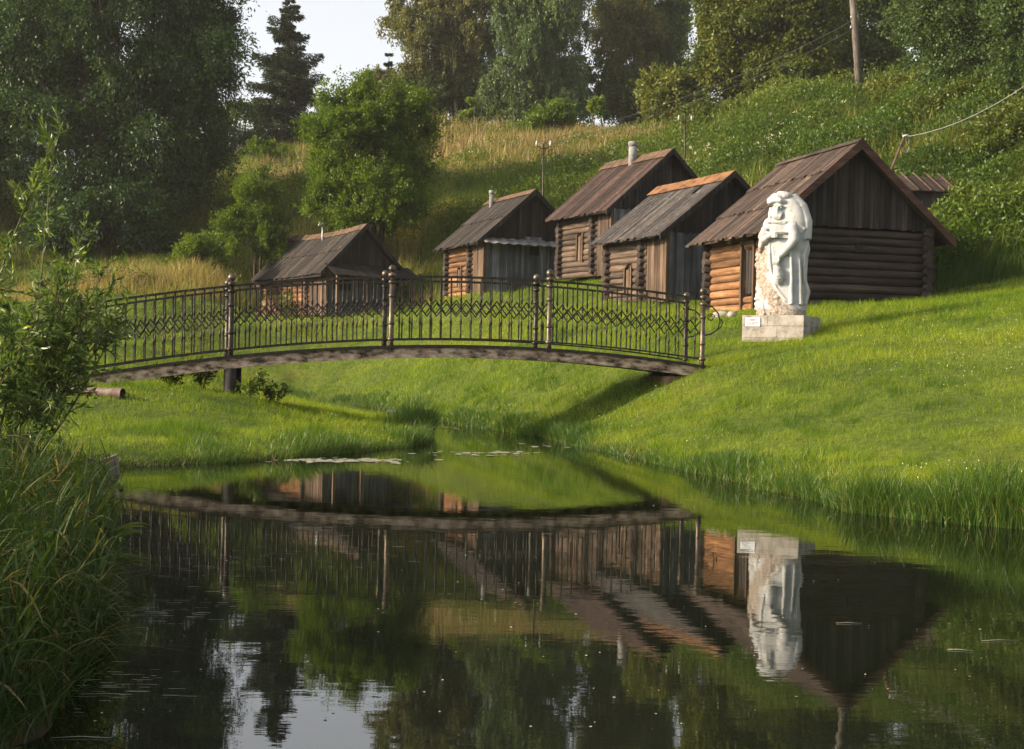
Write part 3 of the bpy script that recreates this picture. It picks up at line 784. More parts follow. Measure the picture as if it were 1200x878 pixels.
# ------------------------------------------------------------------ log huts
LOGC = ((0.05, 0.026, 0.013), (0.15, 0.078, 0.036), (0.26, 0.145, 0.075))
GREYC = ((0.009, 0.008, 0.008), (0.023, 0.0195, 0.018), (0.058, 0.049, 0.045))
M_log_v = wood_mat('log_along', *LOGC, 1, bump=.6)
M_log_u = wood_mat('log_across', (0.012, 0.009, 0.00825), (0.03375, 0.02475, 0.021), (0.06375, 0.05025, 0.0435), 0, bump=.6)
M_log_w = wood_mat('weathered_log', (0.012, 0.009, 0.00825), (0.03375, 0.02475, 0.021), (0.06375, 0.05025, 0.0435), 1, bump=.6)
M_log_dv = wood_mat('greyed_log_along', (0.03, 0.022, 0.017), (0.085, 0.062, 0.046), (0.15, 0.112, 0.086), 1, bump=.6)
M_plank = wood_mat('upright_plank', *GREYC, 2, fine=10, along=.5)
M_plank_warm = wood_mat('warm_plank', (0.0255, 0.01785, 0.01275), (0.07225, 0.04845, 0.034), (0.1275, 0.09095, 0.0663), 2, fine=10, along=.5)
M_plank_blue = wood_mat('silvered_plank', (0.04, 0.046, 0.056), (0.1, 0.11, 0.13), (0.24, 0.26, 0.3), 2, fine=8, along=.35)
M_dark = rough_mat('dark_inside', (0.006, 0.005, 0.005), (0.01, 0.009, 0.008), (0.015, 0.013, 0.012), 3)
def roof_mat(name, c0, c1, c2, stain=None):
    return wood_mat(name, c0, c1, c2, 0, fine=11, along=.5, bump=.5, stain=stain, tintamt=1.0)
M_roof_brown = roof_mat('brown_roof_board', (0.0198, 0.0144, 0.01224), (0.0468, 0.03312, 0.02664), (0.0756, 0.0558, 0.045))
M_roof_red = roof_mat('reddish_roof_board', (0.0135, 0.0075, 0.0066), (0.0315, 0.0186, 0.0156), (0.051, 0.0345, 0.0285), ((0.08, 0.075, 0.075), .62, 2.5))
M_roof_grey = roof_mat('grey_roof_board', (0.01496, 0.01346, 0.01309), (0.03366, 0.03067, 0.02992), (0.06358, 0.05984, 0.05797), ((0.15, 0.15, 0.148), .6, 3.0))
M_roof_dark = roof_mat('dark_roof_board', (0.0096, 0.0081, 0.0081), (0.0225, 0.0189, 0.018), (0.042, 0.036, 0.033))
M_rust = rough_mat('rusty_ridge_sheet', (0.051, 0.02295, 0.0102), (0.153, 0.0714, 0.02805), (0.204, 0.1071, 0.0459), 4, .8, bump=.2)
M_rust_dull = rough_mat('dull_ridge_sheet', (0.0308, 0.0198, 0.01408), (0.0836, 0.0484, 0.0286), (0.1188, 0.0748, 0.044), 4, .85, bump=.2)
M_barge = wood_mat('reddish_barge_board', (0.042, 0.021, 0.0168), (0.078, 0.039, 0.03), (0.114, 0.066, 0.051), 0)
M_pipe = rough_mat('chimney_cement', (0.096, 0.096, 0.093), (0.18, 0.18, 0.174), (0.24, 0.24, 0.231), 5, .9)
M_metal_dark = rough_mat('dark_iron', (0.015, 0.013, 0.012), (0.03, 0.026, 0.023), (0.055, 0.045, 0.037), 12, .5, .6)
M_galv = rough_mat('pale_metal', (0.18, 0.192, 0.204), (0.27, 0.282, 0.3), (0.36, 0.372, 0.39), 8, .5, .5)
M_rail_sheet = rough_mat('corrugated_cement', (0.12, 0.11, 0.105), (0.2, 0.19, 0.18), (0.28, 0.27, 0.26), 3, .9)

def log_row(mb, axis, a0, a1, pos, z0, z1, r=0.1, rng=random, gap=None, half=0):
    z = z0+r*(1+half)
    while z < z1-r*0.35:
        rr = r*rng.uniform(.92, 1.06)
        parts = [(a0, a1)]
        if gap and gap[2]-r*.6 < z < gap[3]+r*.6:
            parts = [(a0, gap[0]), (gap[1], a1)]
        t = rng.uniform(.1, .95); rr *= rng.uniform(.9, 1.08)
        for (s, e) in parts:
            s -= rng.uniform(0, .05) if s == a0 else 0; e += rng.uniform(0, .05) if e == a1 else 0
            if e-s < .05: continue
            n = max(2, int((e-s)/.5)+1); pts = []
            for i in range(n+1):
                q = s+(e-s)*i/n
                o = rng.uniform(-.008, .008)
                pts.append((pos+o, q, z+rng.uniform(-.006, .006)) if axis == 1 else (q, pos+o, z+rng.uniform(-.006, .006)))
            mb.tube(pts, [rr*rng.uniform(.96, 1.04) for _ in pts], 12, t)
        z += r*1.8
def plank_wall(mb, axis, a0, a1, pos, th, zlow, ztop, wdt=0.15, holes=(), rng=random):
    """vertical boards; ztop is a function of the coordinate along the wall"""
    a = a0
    while a < a1-0.01:
        b = min(a1, a+wdt*rng.uniform(.8, 1.2))
        if a1-b < .05: b = a1
        t = rng.uniform(.1, .9); d = rng.uniform(0, .012); g_ = 0.004
        zb = zlow+rng.uniform(-.02, .03)
        segs = [(zb, None)]
        for (h0, h1, hz0, hz1) in holes:
            if a < h1 and b > h0: segs = [(zb, hz0), (hz1, None)]
        for (s, e) in segs:
            t0 = (ztop(a+g_) if e is None else e); t1 = (ztop(b-g_) if e is None else e)
            if min(t0, t1) < s+.02: continue
            if axis == 0:
                y0, y1 = pos-d, pos+th-d
                mb.hexa([(a+g_, y0, s), (b-g_, y0, s), (b-g_, y1, s), (a+g_, y1, s), (a+g_, y0, t0), (b-g_, y0, t1), (b-g_, y1, t1), (a+g_, y1, t0)], t)
            else:
                x0, x1 = pos-d, pos+th-d
                mb.hexa([(x0, a+g_, s), (x1, a+g_, s), (x1, b-g_, s), (x0, b-g_, s), (x0, a+g_, t0), (x1, a+g_, t0), (x1, b-g_, t1), (x0, b-g_, t1)], t)
        a = b
def hut(P0, th, W, L, dz, base_z, label, roof_m, ridge_m, porch, courses=2, log_m=None, barge_m=None, front='plank', front_m=None, side_m=None,
        window=None, door=None, seed=0, group='old log huts on the slope', oe=.38, of=.28, ob=.28, ridge_w=.3, sag=0.0):
    rng = random.Random(seed)
    root = empty('log_hut', (P0[0], P0[1], base_z), rad(th), label, 'hut', group)
    ze = P0[2]-base_z; hw = W/2
    def rz_(u): return ze+dz*(1-abs(u/hw-1))
    x0, x1, y0, y1 = oe, W-oe, of, L-ob
    yb = y0+porch
    wt = rz_(oe)-0.10
    zl = -0.45
    if window and window[2] < 0: window = (window[0], window[1], ze+window[2], window[3])
    log_m = log_m or M_log_v
    r = 0.1
    # --- log walls
    for k, (pos, nm) in enumerate(((x0+r, 'l'), (x1-r, 'r'))):
        mb = MB()
        gap = None
        if k == 0 and window: gap = (window[0], window[0]+window[1], window[2], window[2]+window[3])
        if k == 0 and door: gap = (door[0], door[0]+door[1], door[2], door[2]+door[3])
        log_row(mb, 1, yb-.1, y1+.1, pos, zl, wt, r, rng, gap)
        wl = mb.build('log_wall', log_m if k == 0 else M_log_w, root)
        if gap:
            m2 = MB()
            if window:
                m2.box(pos-.02, pos+.02, gap[0]-.05, gap[1]+.05, gap[2]-.05, gap[3]+.05)
                m2.build('window', M_dark, root)
                m3 = MB(); fx = pos-r-.03
                m3.box(fx, fx+.1, gap[0]-.06, gap[0]+.01, gap[2]-.1, gap[3]+.1, .6); m3.box(fx, fx+.1, gap[1]-.01, gap[1]+.05, gap[2]-.04, gap[3]+.05, .5)
                m3.box(fx-.015, fx+.085, gap[0]+.02, gap[0]+.02+(gap[1]-gap[0])*.5, gap[2]-.06, gap[3]-.02, .75)
                m3.build('window_frame', side_m or M_plank_warm, root)
            else:
                plank_wall(m2, 1, gap[0], gap[1], pos-.02, .04, gap[2]-.1, lambda q: gap[3]+.08, .11, rng=rng)
                dr = m2.build('door', M_plank, root)
                m3 = MB(); m3.box(pos-r-.05, pos+.02, gap[1], gap[1]+.07, zl, gap[3]+.12, .8); m3.box(pos-r-.05, pos+.02, gap[0]-.07, gap[0], zl, gap[3]+.12, .4); m3.box(pos-r-.06, pos+.02, gap[0]-.07, gap[1]+.07, gap[3]+.08, gap[3]+.16, .4)
                m3.build('door_frame', M_plank_warm, root)
    for k, pos in enumerate((yb+r, y1-r)):
        mb = MB()
        log_row(mb, 0, x0-.1, x1+.1, pos, zl, wt, r, rng, None, half=.94)
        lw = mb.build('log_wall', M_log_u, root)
    # --- gable boards
    def gz(u): return rz_(u)-.07
    if porch > 0:
        fm = MB(); holes = []
        if front == 'window': holes = [(hw-.05, hw+.3, 1.0, 1.28)]
        if front == 'opening': holes = [(hw-1.05, hw-.6, .5, 1.25)]
        split = wt-.05
        plank_wall(fm, 0, x0, x1, y0, .03, zl, lambda u: split, .17, holes, rng)
        fm.build('porch_front', front_m or M_plank_blue, root)
        if holes:
            hb = MB(); h = holes[0]; hb.box(h[0]-.03, h[1]+.03, y0+.05, y0+.08, h[2]-.03, h[3]+.03); hb.build('window', M_dark, root)
        g1 = MB(); plank_wall(g1, 0, x0-.0, x1, y0-.02, .03, split-.03, gz, .15, (), rng); g1.build('gable_boards', M_plank, root)
        sm = MB(); plank_wall(sm, 1, y0+.035, yb-.17, x0, .03, zl, lambda q: wt, .14, (), rng); sm.build('porch_side', side_m or M_plank_warm, root)
        sm = MB(); plank_wall(sm, 1, y0+.035, yb-.17, x1-.03, .03, zl, lambda q: wt, .14, (), rng); sm.build('porch_side', M_plank, root)
        pm = MB(); pm.box(x0-.06, x0+.05, y0-.06, y0+.02, zl, wt, .8); pm.build('corner_post', side_m or M_plank_warm, root)
    else:
        g1 = MB(); plank_wall(g1, 0, x0+.02, x1-.02, y0-.03, .03, wt-.03, gz, .13, (), rng); g1.build('gable_boards', M_plank, root)
    g2 = MB(); plank_wall(g2, 0, x0+.02, x1-.02, y1-.1, .03, wt-.05, gz, .16, (), rng); g2.build('gable_boards', M_plank, root)
    # --- roof: boards laid down the slope, in overlapping courses
    for side in (0, 1):
        mb = MB()
        cs = np.linspace(0, 1, courses+1)
        for c in range(courses):
            ta, tb = cs[c], min(1.0, cs[c+1]+.03)
            y = 0.0; lift = .03*(c)+.012
            while y < L-.01:
                y2 = min(L, y+rng.uniform(.12, .2)); t = rng.uniform(.15, .85)
                if rng.random() < .06: t = 1.0
                a = ta-(rng.uniform(0, .028) if c else rng.uniform(-.012, .03)); o = rng.uniform(0, .012)
                def pt(tt, yy, dzv):
                    u = hw*tt if side == 0 else W-hw*tt
                    sg = -sag*math.sin(math.pi*yy/L)*(.4+.6*tt)
                    return (u, yy, ze+dz*tt+dzv+sg)
                l0 = lift+.02+o; l1 = lift+o-.005
                mb.hexa([pt(a, y+.003, l0-.03), pt(tb, y+.003, l1-.03), pt(tb, y2-.003, l1-.03), pt(a, y2-.003, l0-.03),
                         pt(a, y+.003, l0), pt(tb, y+.003, l1), pt(tb, y2-.003, l1), pt(a, y2-.003, l0)], t)
                y = y2
        # under-sheathing
        for (ya, yb2) in ((.02, L-.02),):
            u0 = 0 if side == 0 else W
            s_ = 1 if side == 0 else -1
            mb.hexa([(u0+s_*.03, ya, ze-.045-sag*.3), (hw, ya, ze+dz-.045-sag*.5), (hw, yb2, ze+dz-.045-sag*.5), (u0+s_*.03, yb2, ze-.045-sag*.3),
                     (u0+s_*.03, ya, ze-.012), (hw, ya, ze+dz-.012), (hw, yb2, ze+dz-.012), (u0+s_*.03, yb2, ze-.012)] if sag == 0 else
                    [(u0+s_*.03, ya, ze-.12), (hw, ya, ze+dz-.12), (hw, yb2, ze+dz-.12), (u0+s_*.03, yb2, ze-.12),
                     (u0+s_*.03, ya, ze-.09), (hw, ya, ze+dz-.09), (hw, yb2, ze+dz-.09), (u0+s_*.03, yb2, ze-.09)], .2)
        mb.build('roof', roof_m, root)
    # ridge cap sheets
    rc = MB(); y = -0.03; kk = ridge_w/hw
    nsh = max(3, int(L/.55)); h0 = .03*courses+.03
    for i in range(nsh):
        ya, yb3 = -0.03+(L+.06)*i/nsh, -0.03+(L+.06)*(i+1)/nsh+.04
        sg = -sag*math.sin(math.pi*min(1, max(0, (ya+yb3)/2/L))); t = rng.uniform(.3, .8); lf = .006*(i % 2)+h0
        for s_ in (-1, 1):
            rc.hexa([(hw, ya, ze+dz+lf+sg), (hw+s_*ridge_w, ya, ze+dz*(1-kk)+lf+sg), (hw+s_*ridge_w, yb3, ze+dz*(1-kk)+lf+sg), (hw, yb3, ze+dz+lf+sg),
                     (hw, ya, ze+dz+lf+.012+sg), (hw+s_*ridge_w, ya, ze+dz*(1-kk)+lf+.012+sg), (hw+s_*ridge_w, yb3, ze+dz*(1-kk)+lf+.012+sg), (hw, yb3, ze+dz+lf+.012+sg)], t)
    rc.build('ridge_cap', ridge_m, root)
    # barge boards
    for s_ in (0, 1):
        bb = MB(); u0 = -.03 if s_ == 0 else W+.03
        top = .03*courses+.02
        bb.hexa([(u0, -.045, ze-.12-(.02)), (hw, -.045, ze+dz-.12), (hw, -.006, ze+dz-.12), (u0, -.006, ze-.14),
                 (u0, -.045, ze+.035), (hw, -.045, ze+dz+top), (hw, -.006, ze+dz+top), (u0, -.006, ze+.035)], .5)
        bb.build('barge_board', barge_m or M_plank, root)
    return root, dict(ze=ze, W=W, L=L, hw=hw, wt=wt, x0=x0, x1=x1, y0=y0, y1=y1, rz=rz_)
def bz_at(P0, th, W, L):
    g_ = np.array([math.cos(rad(th)), math.sin(rad(th))]); b_ = np.array([-g_[1], g_[0]])
    pts = [P0[:2]+g_*u+b_*v for u in (.4, W/2, W-.4) for v in (.3, L/2, L-.3)]
    return float(np.median(height([p[0] for p in pts], [p[1] for p in pts])))
HUTS = {}
def mk(key, P0, th, W, L, dz, **k):
    P0 = np.array(P0); b = bz_at(P0, th, W, L)
    HUTS[key] = hut(P0, th, W, L, dz, b, **k)
    return HUTS[key]
r5, d5 = mk('e', (5.34, 28.0, 4.21), 16.2, 4.93, 3.87, 2.09, label='largest log hut, with reddish barge boards, right of the statue', roof_m=M_roof_brown, ridge_m=M_roof_brown,
            porch=0, courses=3, barge_m=M_barge, seed=5, door=(1.05, .55, .25, .95), oe=.42, ridge_w=.1)
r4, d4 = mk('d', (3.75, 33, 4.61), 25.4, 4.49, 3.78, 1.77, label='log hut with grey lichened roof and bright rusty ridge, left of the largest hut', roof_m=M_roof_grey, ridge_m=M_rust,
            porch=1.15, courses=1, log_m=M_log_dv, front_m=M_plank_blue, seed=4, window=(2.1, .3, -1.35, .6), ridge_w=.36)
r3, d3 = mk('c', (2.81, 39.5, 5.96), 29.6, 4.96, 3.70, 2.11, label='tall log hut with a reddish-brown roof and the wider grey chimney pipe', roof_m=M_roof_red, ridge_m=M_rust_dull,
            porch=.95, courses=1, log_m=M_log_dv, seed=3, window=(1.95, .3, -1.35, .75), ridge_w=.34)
r2, d2 = mk('b', (-1.25, 43, 5.23), 24.9, 4.26, 4.01, 1.86, label='small log hut with silvery plank porch under a corrugated canopy, second from the left', roof_m=M_roof_dark, ridge_m=M_rust_dull,
            porch=1.1, courses=2, seed=2, front='window', window=(2.3, .28, -1.35, .6), ridge_w=.2)
r1, d1 = mk('a', (-7.24, 48, 4.41), 33.2, 3.75, 7.0, 1.91, label='low dark-roofed log hut farthest left, seen through the bridge railing', roof_m=M_roof_dark, ridge_m=M_rust_dull,
            porch=1.7, courses=2, seed=1, front='opening', window=(3.6, .3, -1.15, .55), ridge_w=.22, sag=.12)
# window in the front log wall of the largest hut
m = MB(); m.box(2.55, 2.72, .26, .30, 1.12, 1.28); m.build('window', M_dark, r5)
# corrugated canopy of the second hut
m = MB(); z_ = d2['wt']-.02; n = 46
vs = []; fs = []
for i in range(n+1):
    u = .2+(d2['W']-.55)*i/n; cz = .022*math.sin(i*1.35)
    vs += [(u, -.25, z_-.22+cz), (u, .26, z_+cz), (u, -.25, z_-.235+cz), (u, .26, z_-.015+cz)]
for i in range(n):
    a = 4*i; fs += [(a, a+4, a+5, a+1), (a+2, a+3, a+7, a+6), (a, a+2, a+6, a+4)]
m.add(vs, fs); m.build('canopy', M_rail_sheet, r2)
m = MB(); m.box(d2['hw']-.25, d2['hw']+.4, .235, .255, 1.3, 1.62, .95); m.build('pale_board', M_plank_blue, r2)
# lean-to roof of the leftmost hut
m = MB(); zt = d1['wt']+.12; u = .25
while u < d1['W']+.05:
    u2 = u+random.uniform(.16, .26)
    m.hexa([(u, -.75, zt-.5), (u2-.01, -.75, zt-.5), (u2-.01, .24, zt-.03), (u, .24, zt-.03), (u, -.75, zt-.47), (u2-.01, -.75, zt-.47), (u2-.01, .24, zt), (u, .24, zt)], random.uniform(0, .6))
    u = u2
m.build('lean_to_roof', M_roof_dark, r1)
for u in (.35, 1.5, 3.6):
    m = MB(); m.box(u, u+.09, -.66, -.57, -.5, zt-.49, .8); m.build('lean_to_post', M_plank_warm, r1)
# chimneys and vents: parts of their huts
def on_roof(d, u, v): return d['rz'](u)
m = MB(); zc = on_roof(d2, 1.8, 3.0); m.tube([(1.85, 3.1, zc-.15), (1.85, 3.1, zc+.62)], .085, 12); m.tube([(1.85, 3.1, zc+.5), (1.85, 3.1, zc+.64)], .1, 12); m.build('chimney', M_pipe, r2)
m = MB(); zc = on_roof(d3, 2.2, 2.0); m.tube([(2.25, 1.9, zc-.2), (2.25, 1.9, zc+.72)], .14, 12); m.tube([(2.25, 1.9, zc+.58), (2.25, 1.9, zc+.74)], .155, 12); m.build('chimney', M_pipe, r3)
m = MB(); zc = d1['ze']+d1['W']*0+1.75; m.tube([(1.6, 3.4, zc-.6), (1.6, 3.4, zc+.42)], .04, 8); m.tube([(1.42, 3.4, zc+.45), (1.78, 3.4, zc+.45)], .07, 10); m.build('vent_pipe', M_galv, r1)
m = MB(); zc = on_roof(d4, 2.6, 1.0); m.tube([(2.75, 1.5, zc-.2), (2.75, 1.5, zc+.32)], .07, 10); m.tube([(2.75, 1.5, zc+.32), (2.75, 1.5, zc+.36), (2.75, 1.5, zc+.43)], [.2, .2, .03], 12); m.build('vent_pipe', M_metal_dark, r4)
m = MB(); m.hexa([(1.55, .9, d4['rz'](1.55)+.05), (1.85, .9, d4['rz'](1.85)+.05), (1.85, .98, d4['rz'](1.85)+.05), (1.55, .98, d4['rz'](1.55)+.05), (1.55, .9, d4['rz'](1.55)+.08), (1.85, .9, d4['rz'](1.85)+.08), (1.85, .98, d4['rz'](1.85)+.08), (1.55, .98, d4['rz'](1.55)+.08)]); m.build('roof_slit', M_dark, r4)
# lamp on the lit side wall of the largest hut
lm = empty('wall_lamp', (0, 0, 0)); lm.parent = r5
lm.location = (.34, 2.0, d5['wt']-.2)
m = MB(); m.tube([(.1, 0, .1), (0, 0, .12), (-.08, 0, .06), (-.1, 0, 0)], .012, 6); m.tube([(-.1, 0, 0), (-.1, 0, -.04), (-.1, 0, -.1)], [.03, .09, .02], 10); m.ball((-.1, 0, -.1), .05)
o_ = m.build('lamp_head', M_galv, lm)
bpy.data.objects.remove(lm); o_.parent = r5; o_.location = (.34, 2.0, d5['wt']-.2)
o_.name = 'wall_lamp'
# side post and flat stones by the huts
M_stone = rough_mat('field_stone', (0.12, 0.11, 0.10), (0.26, 0.235, 0.2), (0.38, 0.35, 0.3), 9, .9, bump=.5)
def stone(px, py, Z, s, seed, label):
    rr = random.Random(seed); q = at(px, py, Z); z = hz(q[0], q[1])
    mb = MB(); mb.ball((0, 0, 0), s, 12, 8, (1.2, .9, .6))
    mb.v = [(v[0]*(1+rr.uniform(-.13, .13)), v[1]*(1+rr.uniform(-.13, .13)), v[2]*(1+rr.uniform(-.13, .13))) for v in mb.v]
    o = mb.build('field_stone', M_stone); o.location = (q[0], q[1], z+s*.25); o.rotation_euler = (0, 0, rr.uniform(0, 6))
    tag(o, label, 'stone', 'field stones')
stone(846, 378, 28.6, .2, 1, 'rounded stone under the side door of the largest hut')
stone(858, 380, 28.3, .15, 2, 'smaller rounded stone at the corner post of the largest hut')
# firewood beside the leftmost hut
M_split = wood_mat('split_wood', (0.09, 0.054, 0.03), (0.204, 0.126, 0.072), (0.3, 0.21, 0.132), 0, fine=8)
q = at(303, 362, 48.3); zb = hz(q[0], q[1])
k = 0
for row in range(3):
    for j in range(4-row):
        mb = MB(); mb.tube([(-.22, 0, 0), (0, 0, random.uniform(-.01, .01)), (.22, 0, 0)], random.uniform(.09, .12), 7, random.uniform(.3, .9), smooth=False)
        o = mb.build('firewood_log', M_split); o.location = (q[0]+j*.27+row*.13, q[1]+random.uniform(-.1, .1), zb+.1+row*.2); o.rotation_euler = (0, 0, rad(90+random.uniform(-14, 14)))
        tag(o, 'pale sawn firewood log in the small pile left of the leftmost hut', 'firewood', 'firewood pile'); k += 1

# small shed roof beyond the largest hut
q0 = at(1058, 222, 39); b = hz(q0[0]+1, q0[1])
b += .8
sh = empty('small_shed', (q0[0], q0[1], b), rad(8), 'small shed roof with poles laid over it, half sunk in weeds behind the largest hut', 'shed')
m = MB(); y = 0
for i in range(11):
    u = i*.17; m.hexa([(u, 0, .55), (u+.165, 0, .55), (u+.165, 1.1, 1.15), (u, 1.1, 1.15), (u, 0, .58), (u+.165, 0, .58), (u+.165, 1.1, 1.18), (u, 1.1, 1.18)], random.uniform(.2, .8))
m.build('roof', M_roof_brown, sh)
m = MB()
for i in range(5): m.tube([(i*.42+.06, -.1, .58), (i*.42+.06, 1.25, 1.31)], .03, 6)
m.build('roof_poles', M_plank_warm, sh)
m = MB(); plank_wall(m, 0, 0.05, 1.8, .12, .03, -.4, lambda u: .58, .16); plank_wall(m, 1, 0.15, 1.0, .05, .03, -.4, lambda v: .52+.5*v, .16); plank_wall(m, 1, 0.15, 1.0, 1.75, .03, -.4, lambda v: .52+.5*v, .16)
m.build('plank_walls', M_plank, sh)

# ------------------------------------------------------------------ poles and wires
M_polewood = wood_mat('pole_wood', (0.054, 0.048, 0.042), (0.12, 0.105, 0.09), (0.18, 0.162, 0.144), 2)
M_porcelain = rough_mat('porcelain', (0.336, 0.336, 0.3472), (0.392, 0.392, 0.4032), (0.448, 0.448, 0.448), 5, .3)
M_wire = rough_mat('wire', (0.10, 0.10, 0.10), (0.15, 0.145, 0.14), (0.2, 0.2, 0.19), 5, .5)
M_cable = rough_mat('pale_cable', (0.135, 0.135, 0.135), (0.171, 0.171, 0.171), (0.2025, 0.2025, 0.2025), 5, .5)
pb = at(1010, 118, 60); z = hz(pb[0], pb[1])
up_ = empty('utility_pole', (pb[0], pb[1], z), 0, 'thick weathered wooden utility pole rising out of the top of the picture', 'pole')
tp = at(994, -60, 60)
m = MB(); m.tube([(0, 0, -.3), ((tp[0]-pb[0])*.5, 0, (tp[2]-z)*.5), (tp[0]-pb[0], 0, tp[2]-z)], [.19, .16, .12], 12); m.build('pole', M_polewood, up_)
hh = at(1003, 30, 60)-np.array([pb[0], pb[1], z])
for s_ in (-.25, .22):
    m = MB(); m.tube([(hh[0], 0, hh[2]+s_), (hh[0]-.22, -.05, hh[2]+s_), (hh[0]-.24, -.05, hh[2]+s_+.1)], .015, 6); m.build('hook', M_metal_dark, up_)
for s_ in (-.25, .22):
    m = MB(); m.tube([(hh[0]-.24, -.05, hh[2]+s_+.1), (hh[0]-.24, -.05, hh[2]+s_+.2)], [.05, .035], 8); m.build('insulator', M_porcelain, up_)
def thin_pole(px, top_py, base_py, Z, label, arms=True):
    t_ = at(px, top_py, Z); z = hz(t_[0], t_[1])
    root = empty('wire_post', (t_[0], t_[1], z), 0, label, 'post', 'thin wire posts')
    H = t_[2]-z
    m = MB(); m.tube([(0, 0, -.2), (0.02, 0, H*.5), (0, 0, H)], .035, 8); m.build('post', M_metal_dark, root)
    m = MB(); m.tube([(-.27, 0, H-.1), (-.12, 0, H-.2), (.12, 0, H-.2), (.27, 0, H-.1)], .02, 6); m.build('bracket', M_metal_dark, root)
    for s_ in (-.27, .27):
        m = MB(); m.tube([(s_, 0, H-.12), (s_, 0, H-.02), (s_, 0, H+.1)], [.035, .042, .02], 10); m.build('insulator', M_porcelain, root)
    return np.array([t_[0], t_[1], t_[2]+.02])
pa = thin_pole(637, 168, 225, 50, 'thin dark post with two white insulators, behind the chimney of the second hut')
pc = thin_pole(803, 138, 175, 54, 'thin dark post with white insulators, in front of the gold-green trees')
def wire(name, a, b, sag, r, mat, label, group='overhead wires', n=24):
    a, b = np.array(a), np.array(b)
    o = empty(name, tuple(a)); COL.objects.unlink(o); bpy.data.objects.remove(o)
    m = MB(); m.tube([tuple((b-a)*t-np.array([0, 0, sag*4*t*(1-t)])) for t in np.linspace(0, 1, n)], r, 5)
    o = m.build(name, mat); o.location = tuple(a)
    return tag(o, label, 'wire', group)
hk = hh+np.array([pb[0], pb[1], z])
hk = at(1003, 33, 60)
wire('overhead_wire', pa+[-.27, 0, 0], hk+[-.24, 0, .3], .5, .012, M_wire, 'upper of the two thin wires rising to the utility pole')
wire('overhead_wire', pa+[.27, 0, 0], hk+[-.24, 0, -.1], .55, .012, M_wire, 'lower of the two thin wires rising to the utility pole')
wire('overhead_wire', hk+[.2, 0, .1], at(1065, 12, 66), .1, .012, M_wire, 'short thin wire running on from the utility pole into the trees')
# slanting post with coiled cable behind the largest hut
bt = at(1044, 200, 34.5); tt = at(1060, 160, 34.5); zb = hz(bt[0], bt[1])
k2 = (tt-bt)/(tt-bt)[2]; bt = tt-k2*(tt[2]-zb)
cp = empty('cable_post', (bt[0], bt[1], zb), 0, 'slanting rusty post with a cable loop, behind the right roof edge of the largest hut', 'post')
m = MB(); d_ = tt-np.array([bt[0], bt[1], zb]); 
m.tube([tuple(k2*(-.3)), tuple(k2*d_[2])], .035, 8); m.build('post', M_rust_dull, cp)
e_ = k2*d_[2]
m = MB(); m.tube([tuple(e_+np.array([-.05, 0, 0])), tuple(e_+np.array([.05, 0, .03])), tuple(e_+np.array([.14, 0, 0]))], .03, 6); m.build('insulator', M_porcelain, cp)
m = MB(); m.tube([tuple(e_+np.array([.05+.08*math.sin(a), 0, -.22+.22*math.cos(a)])) for a in np.linspace(0, 5.6, 20)], .014, 5); m.build('cable_loop', M_cable, cp)
wire('overhead_cable', tt+[.1, 0, 0], at(1275, 42, 30), .42, .011, M_cable, 'thick pale cable rising from the slanting post to the right edge')
# thin post behind the leftmost hut
t_ = at(422, 228, 52); z = hz(t_[0], t_[1])
tr_ = empty('garden_lamp_post', (t_[0], t_[1], z), 0, 'thin post with a small white cap in front of the round tree', 'post')
m = MB(); m.tube([(0, 0, -.2), (0, 0, t_[2]-z)], .03, 8); m.build('post', M_metal_dark, tr_)
m = MB(); m.tube([(0, 0, t_[2]-z), (0, 0, t_[2]-z+.05), (0, 0, t_[2]-z+.14)], [.035, .05, .02], 8); m.build('cap', M_porcelain, tr_)

# ------------------------------------------------------------------ bridge
M_iron = rough_mat('worn_bronze_paint', (0.01056, 0.00864, 0.0072), (0.0288, 0.02208, 0.01584), (0.096, 0.072, 0.0456), 14, .42, .55, bump=.2, pos=(.38, .55, .72), spec=.5)
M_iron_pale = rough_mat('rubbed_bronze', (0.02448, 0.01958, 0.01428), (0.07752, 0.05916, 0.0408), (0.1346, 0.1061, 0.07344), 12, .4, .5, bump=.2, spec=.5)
M_beam = rough_mat('dappled_light_beam', (0.03, 0.021, 0.016), (0.27, 0.19, 0.135), (0.48, 0.37, 0.27), 5.5, .8, bump=.25, mapping=(1, 1, 2.2), pos=(.38, .5, .62))  # blotches put dappled light through the railing into the beam colour
M_deck = wood_mat('deck_board', (0.03, 0.024, 0.02), (0.07, 0.056, 0.046), (0.13, 0.105, 0.09), 1)
def Yn(px): return 19.9+1.5*(px-90)/733
post_px = [(90, 441), (270, 417), (458, 404.5), (643, 408.5), (823, 428)]
NP = np.array([at(px, py, Yn(px)) for px, py in post_px])
fx_off = {0: -1, 1: 4, 2: 8, 3: 16, 4: 20}
FP = []
for i, (px, py) in enumerate(post_px):
    q = at(px-fx_off[i], py, Yn(px)+1.3); FP.append((q[0], q[1], NP[i][2]))
FP = np.array(FP)
org = NP[2].copy(); org[2] = 0
ang = math.atan2(NP[4][1]-NP[0][1], NP[4][0]-NP[0][0])
br = empty('footbridge', tuple(org), ang, 'arched footbridge with ornate bronze-dark iron railings across the stream', 'bridge')
Rm_ = np.array([[math.cos(-ang), -math.sin(-ang), 0], [math.sin(-ang), math.cos(-ang), 0], [0, 0, 1]])
NL = (NP-org)@Rm_.T; FL_ = (FP-org)@Rm_.T
cz = np.polyfit(NL[:, 0], NL[:, 2], 3)
def arch(u): return float(np.polyval(cz, u))
uL, uR = NL[0][0]-.15, NL[4][0]+.12
cf = np.polyfit(FL_[:, 0], FL_[:, 1], 1)
def farv(u): return float(np.polyval(cf, u))
def nearv(u): return 0.0
us = np.linspace(uL, uR, 60)
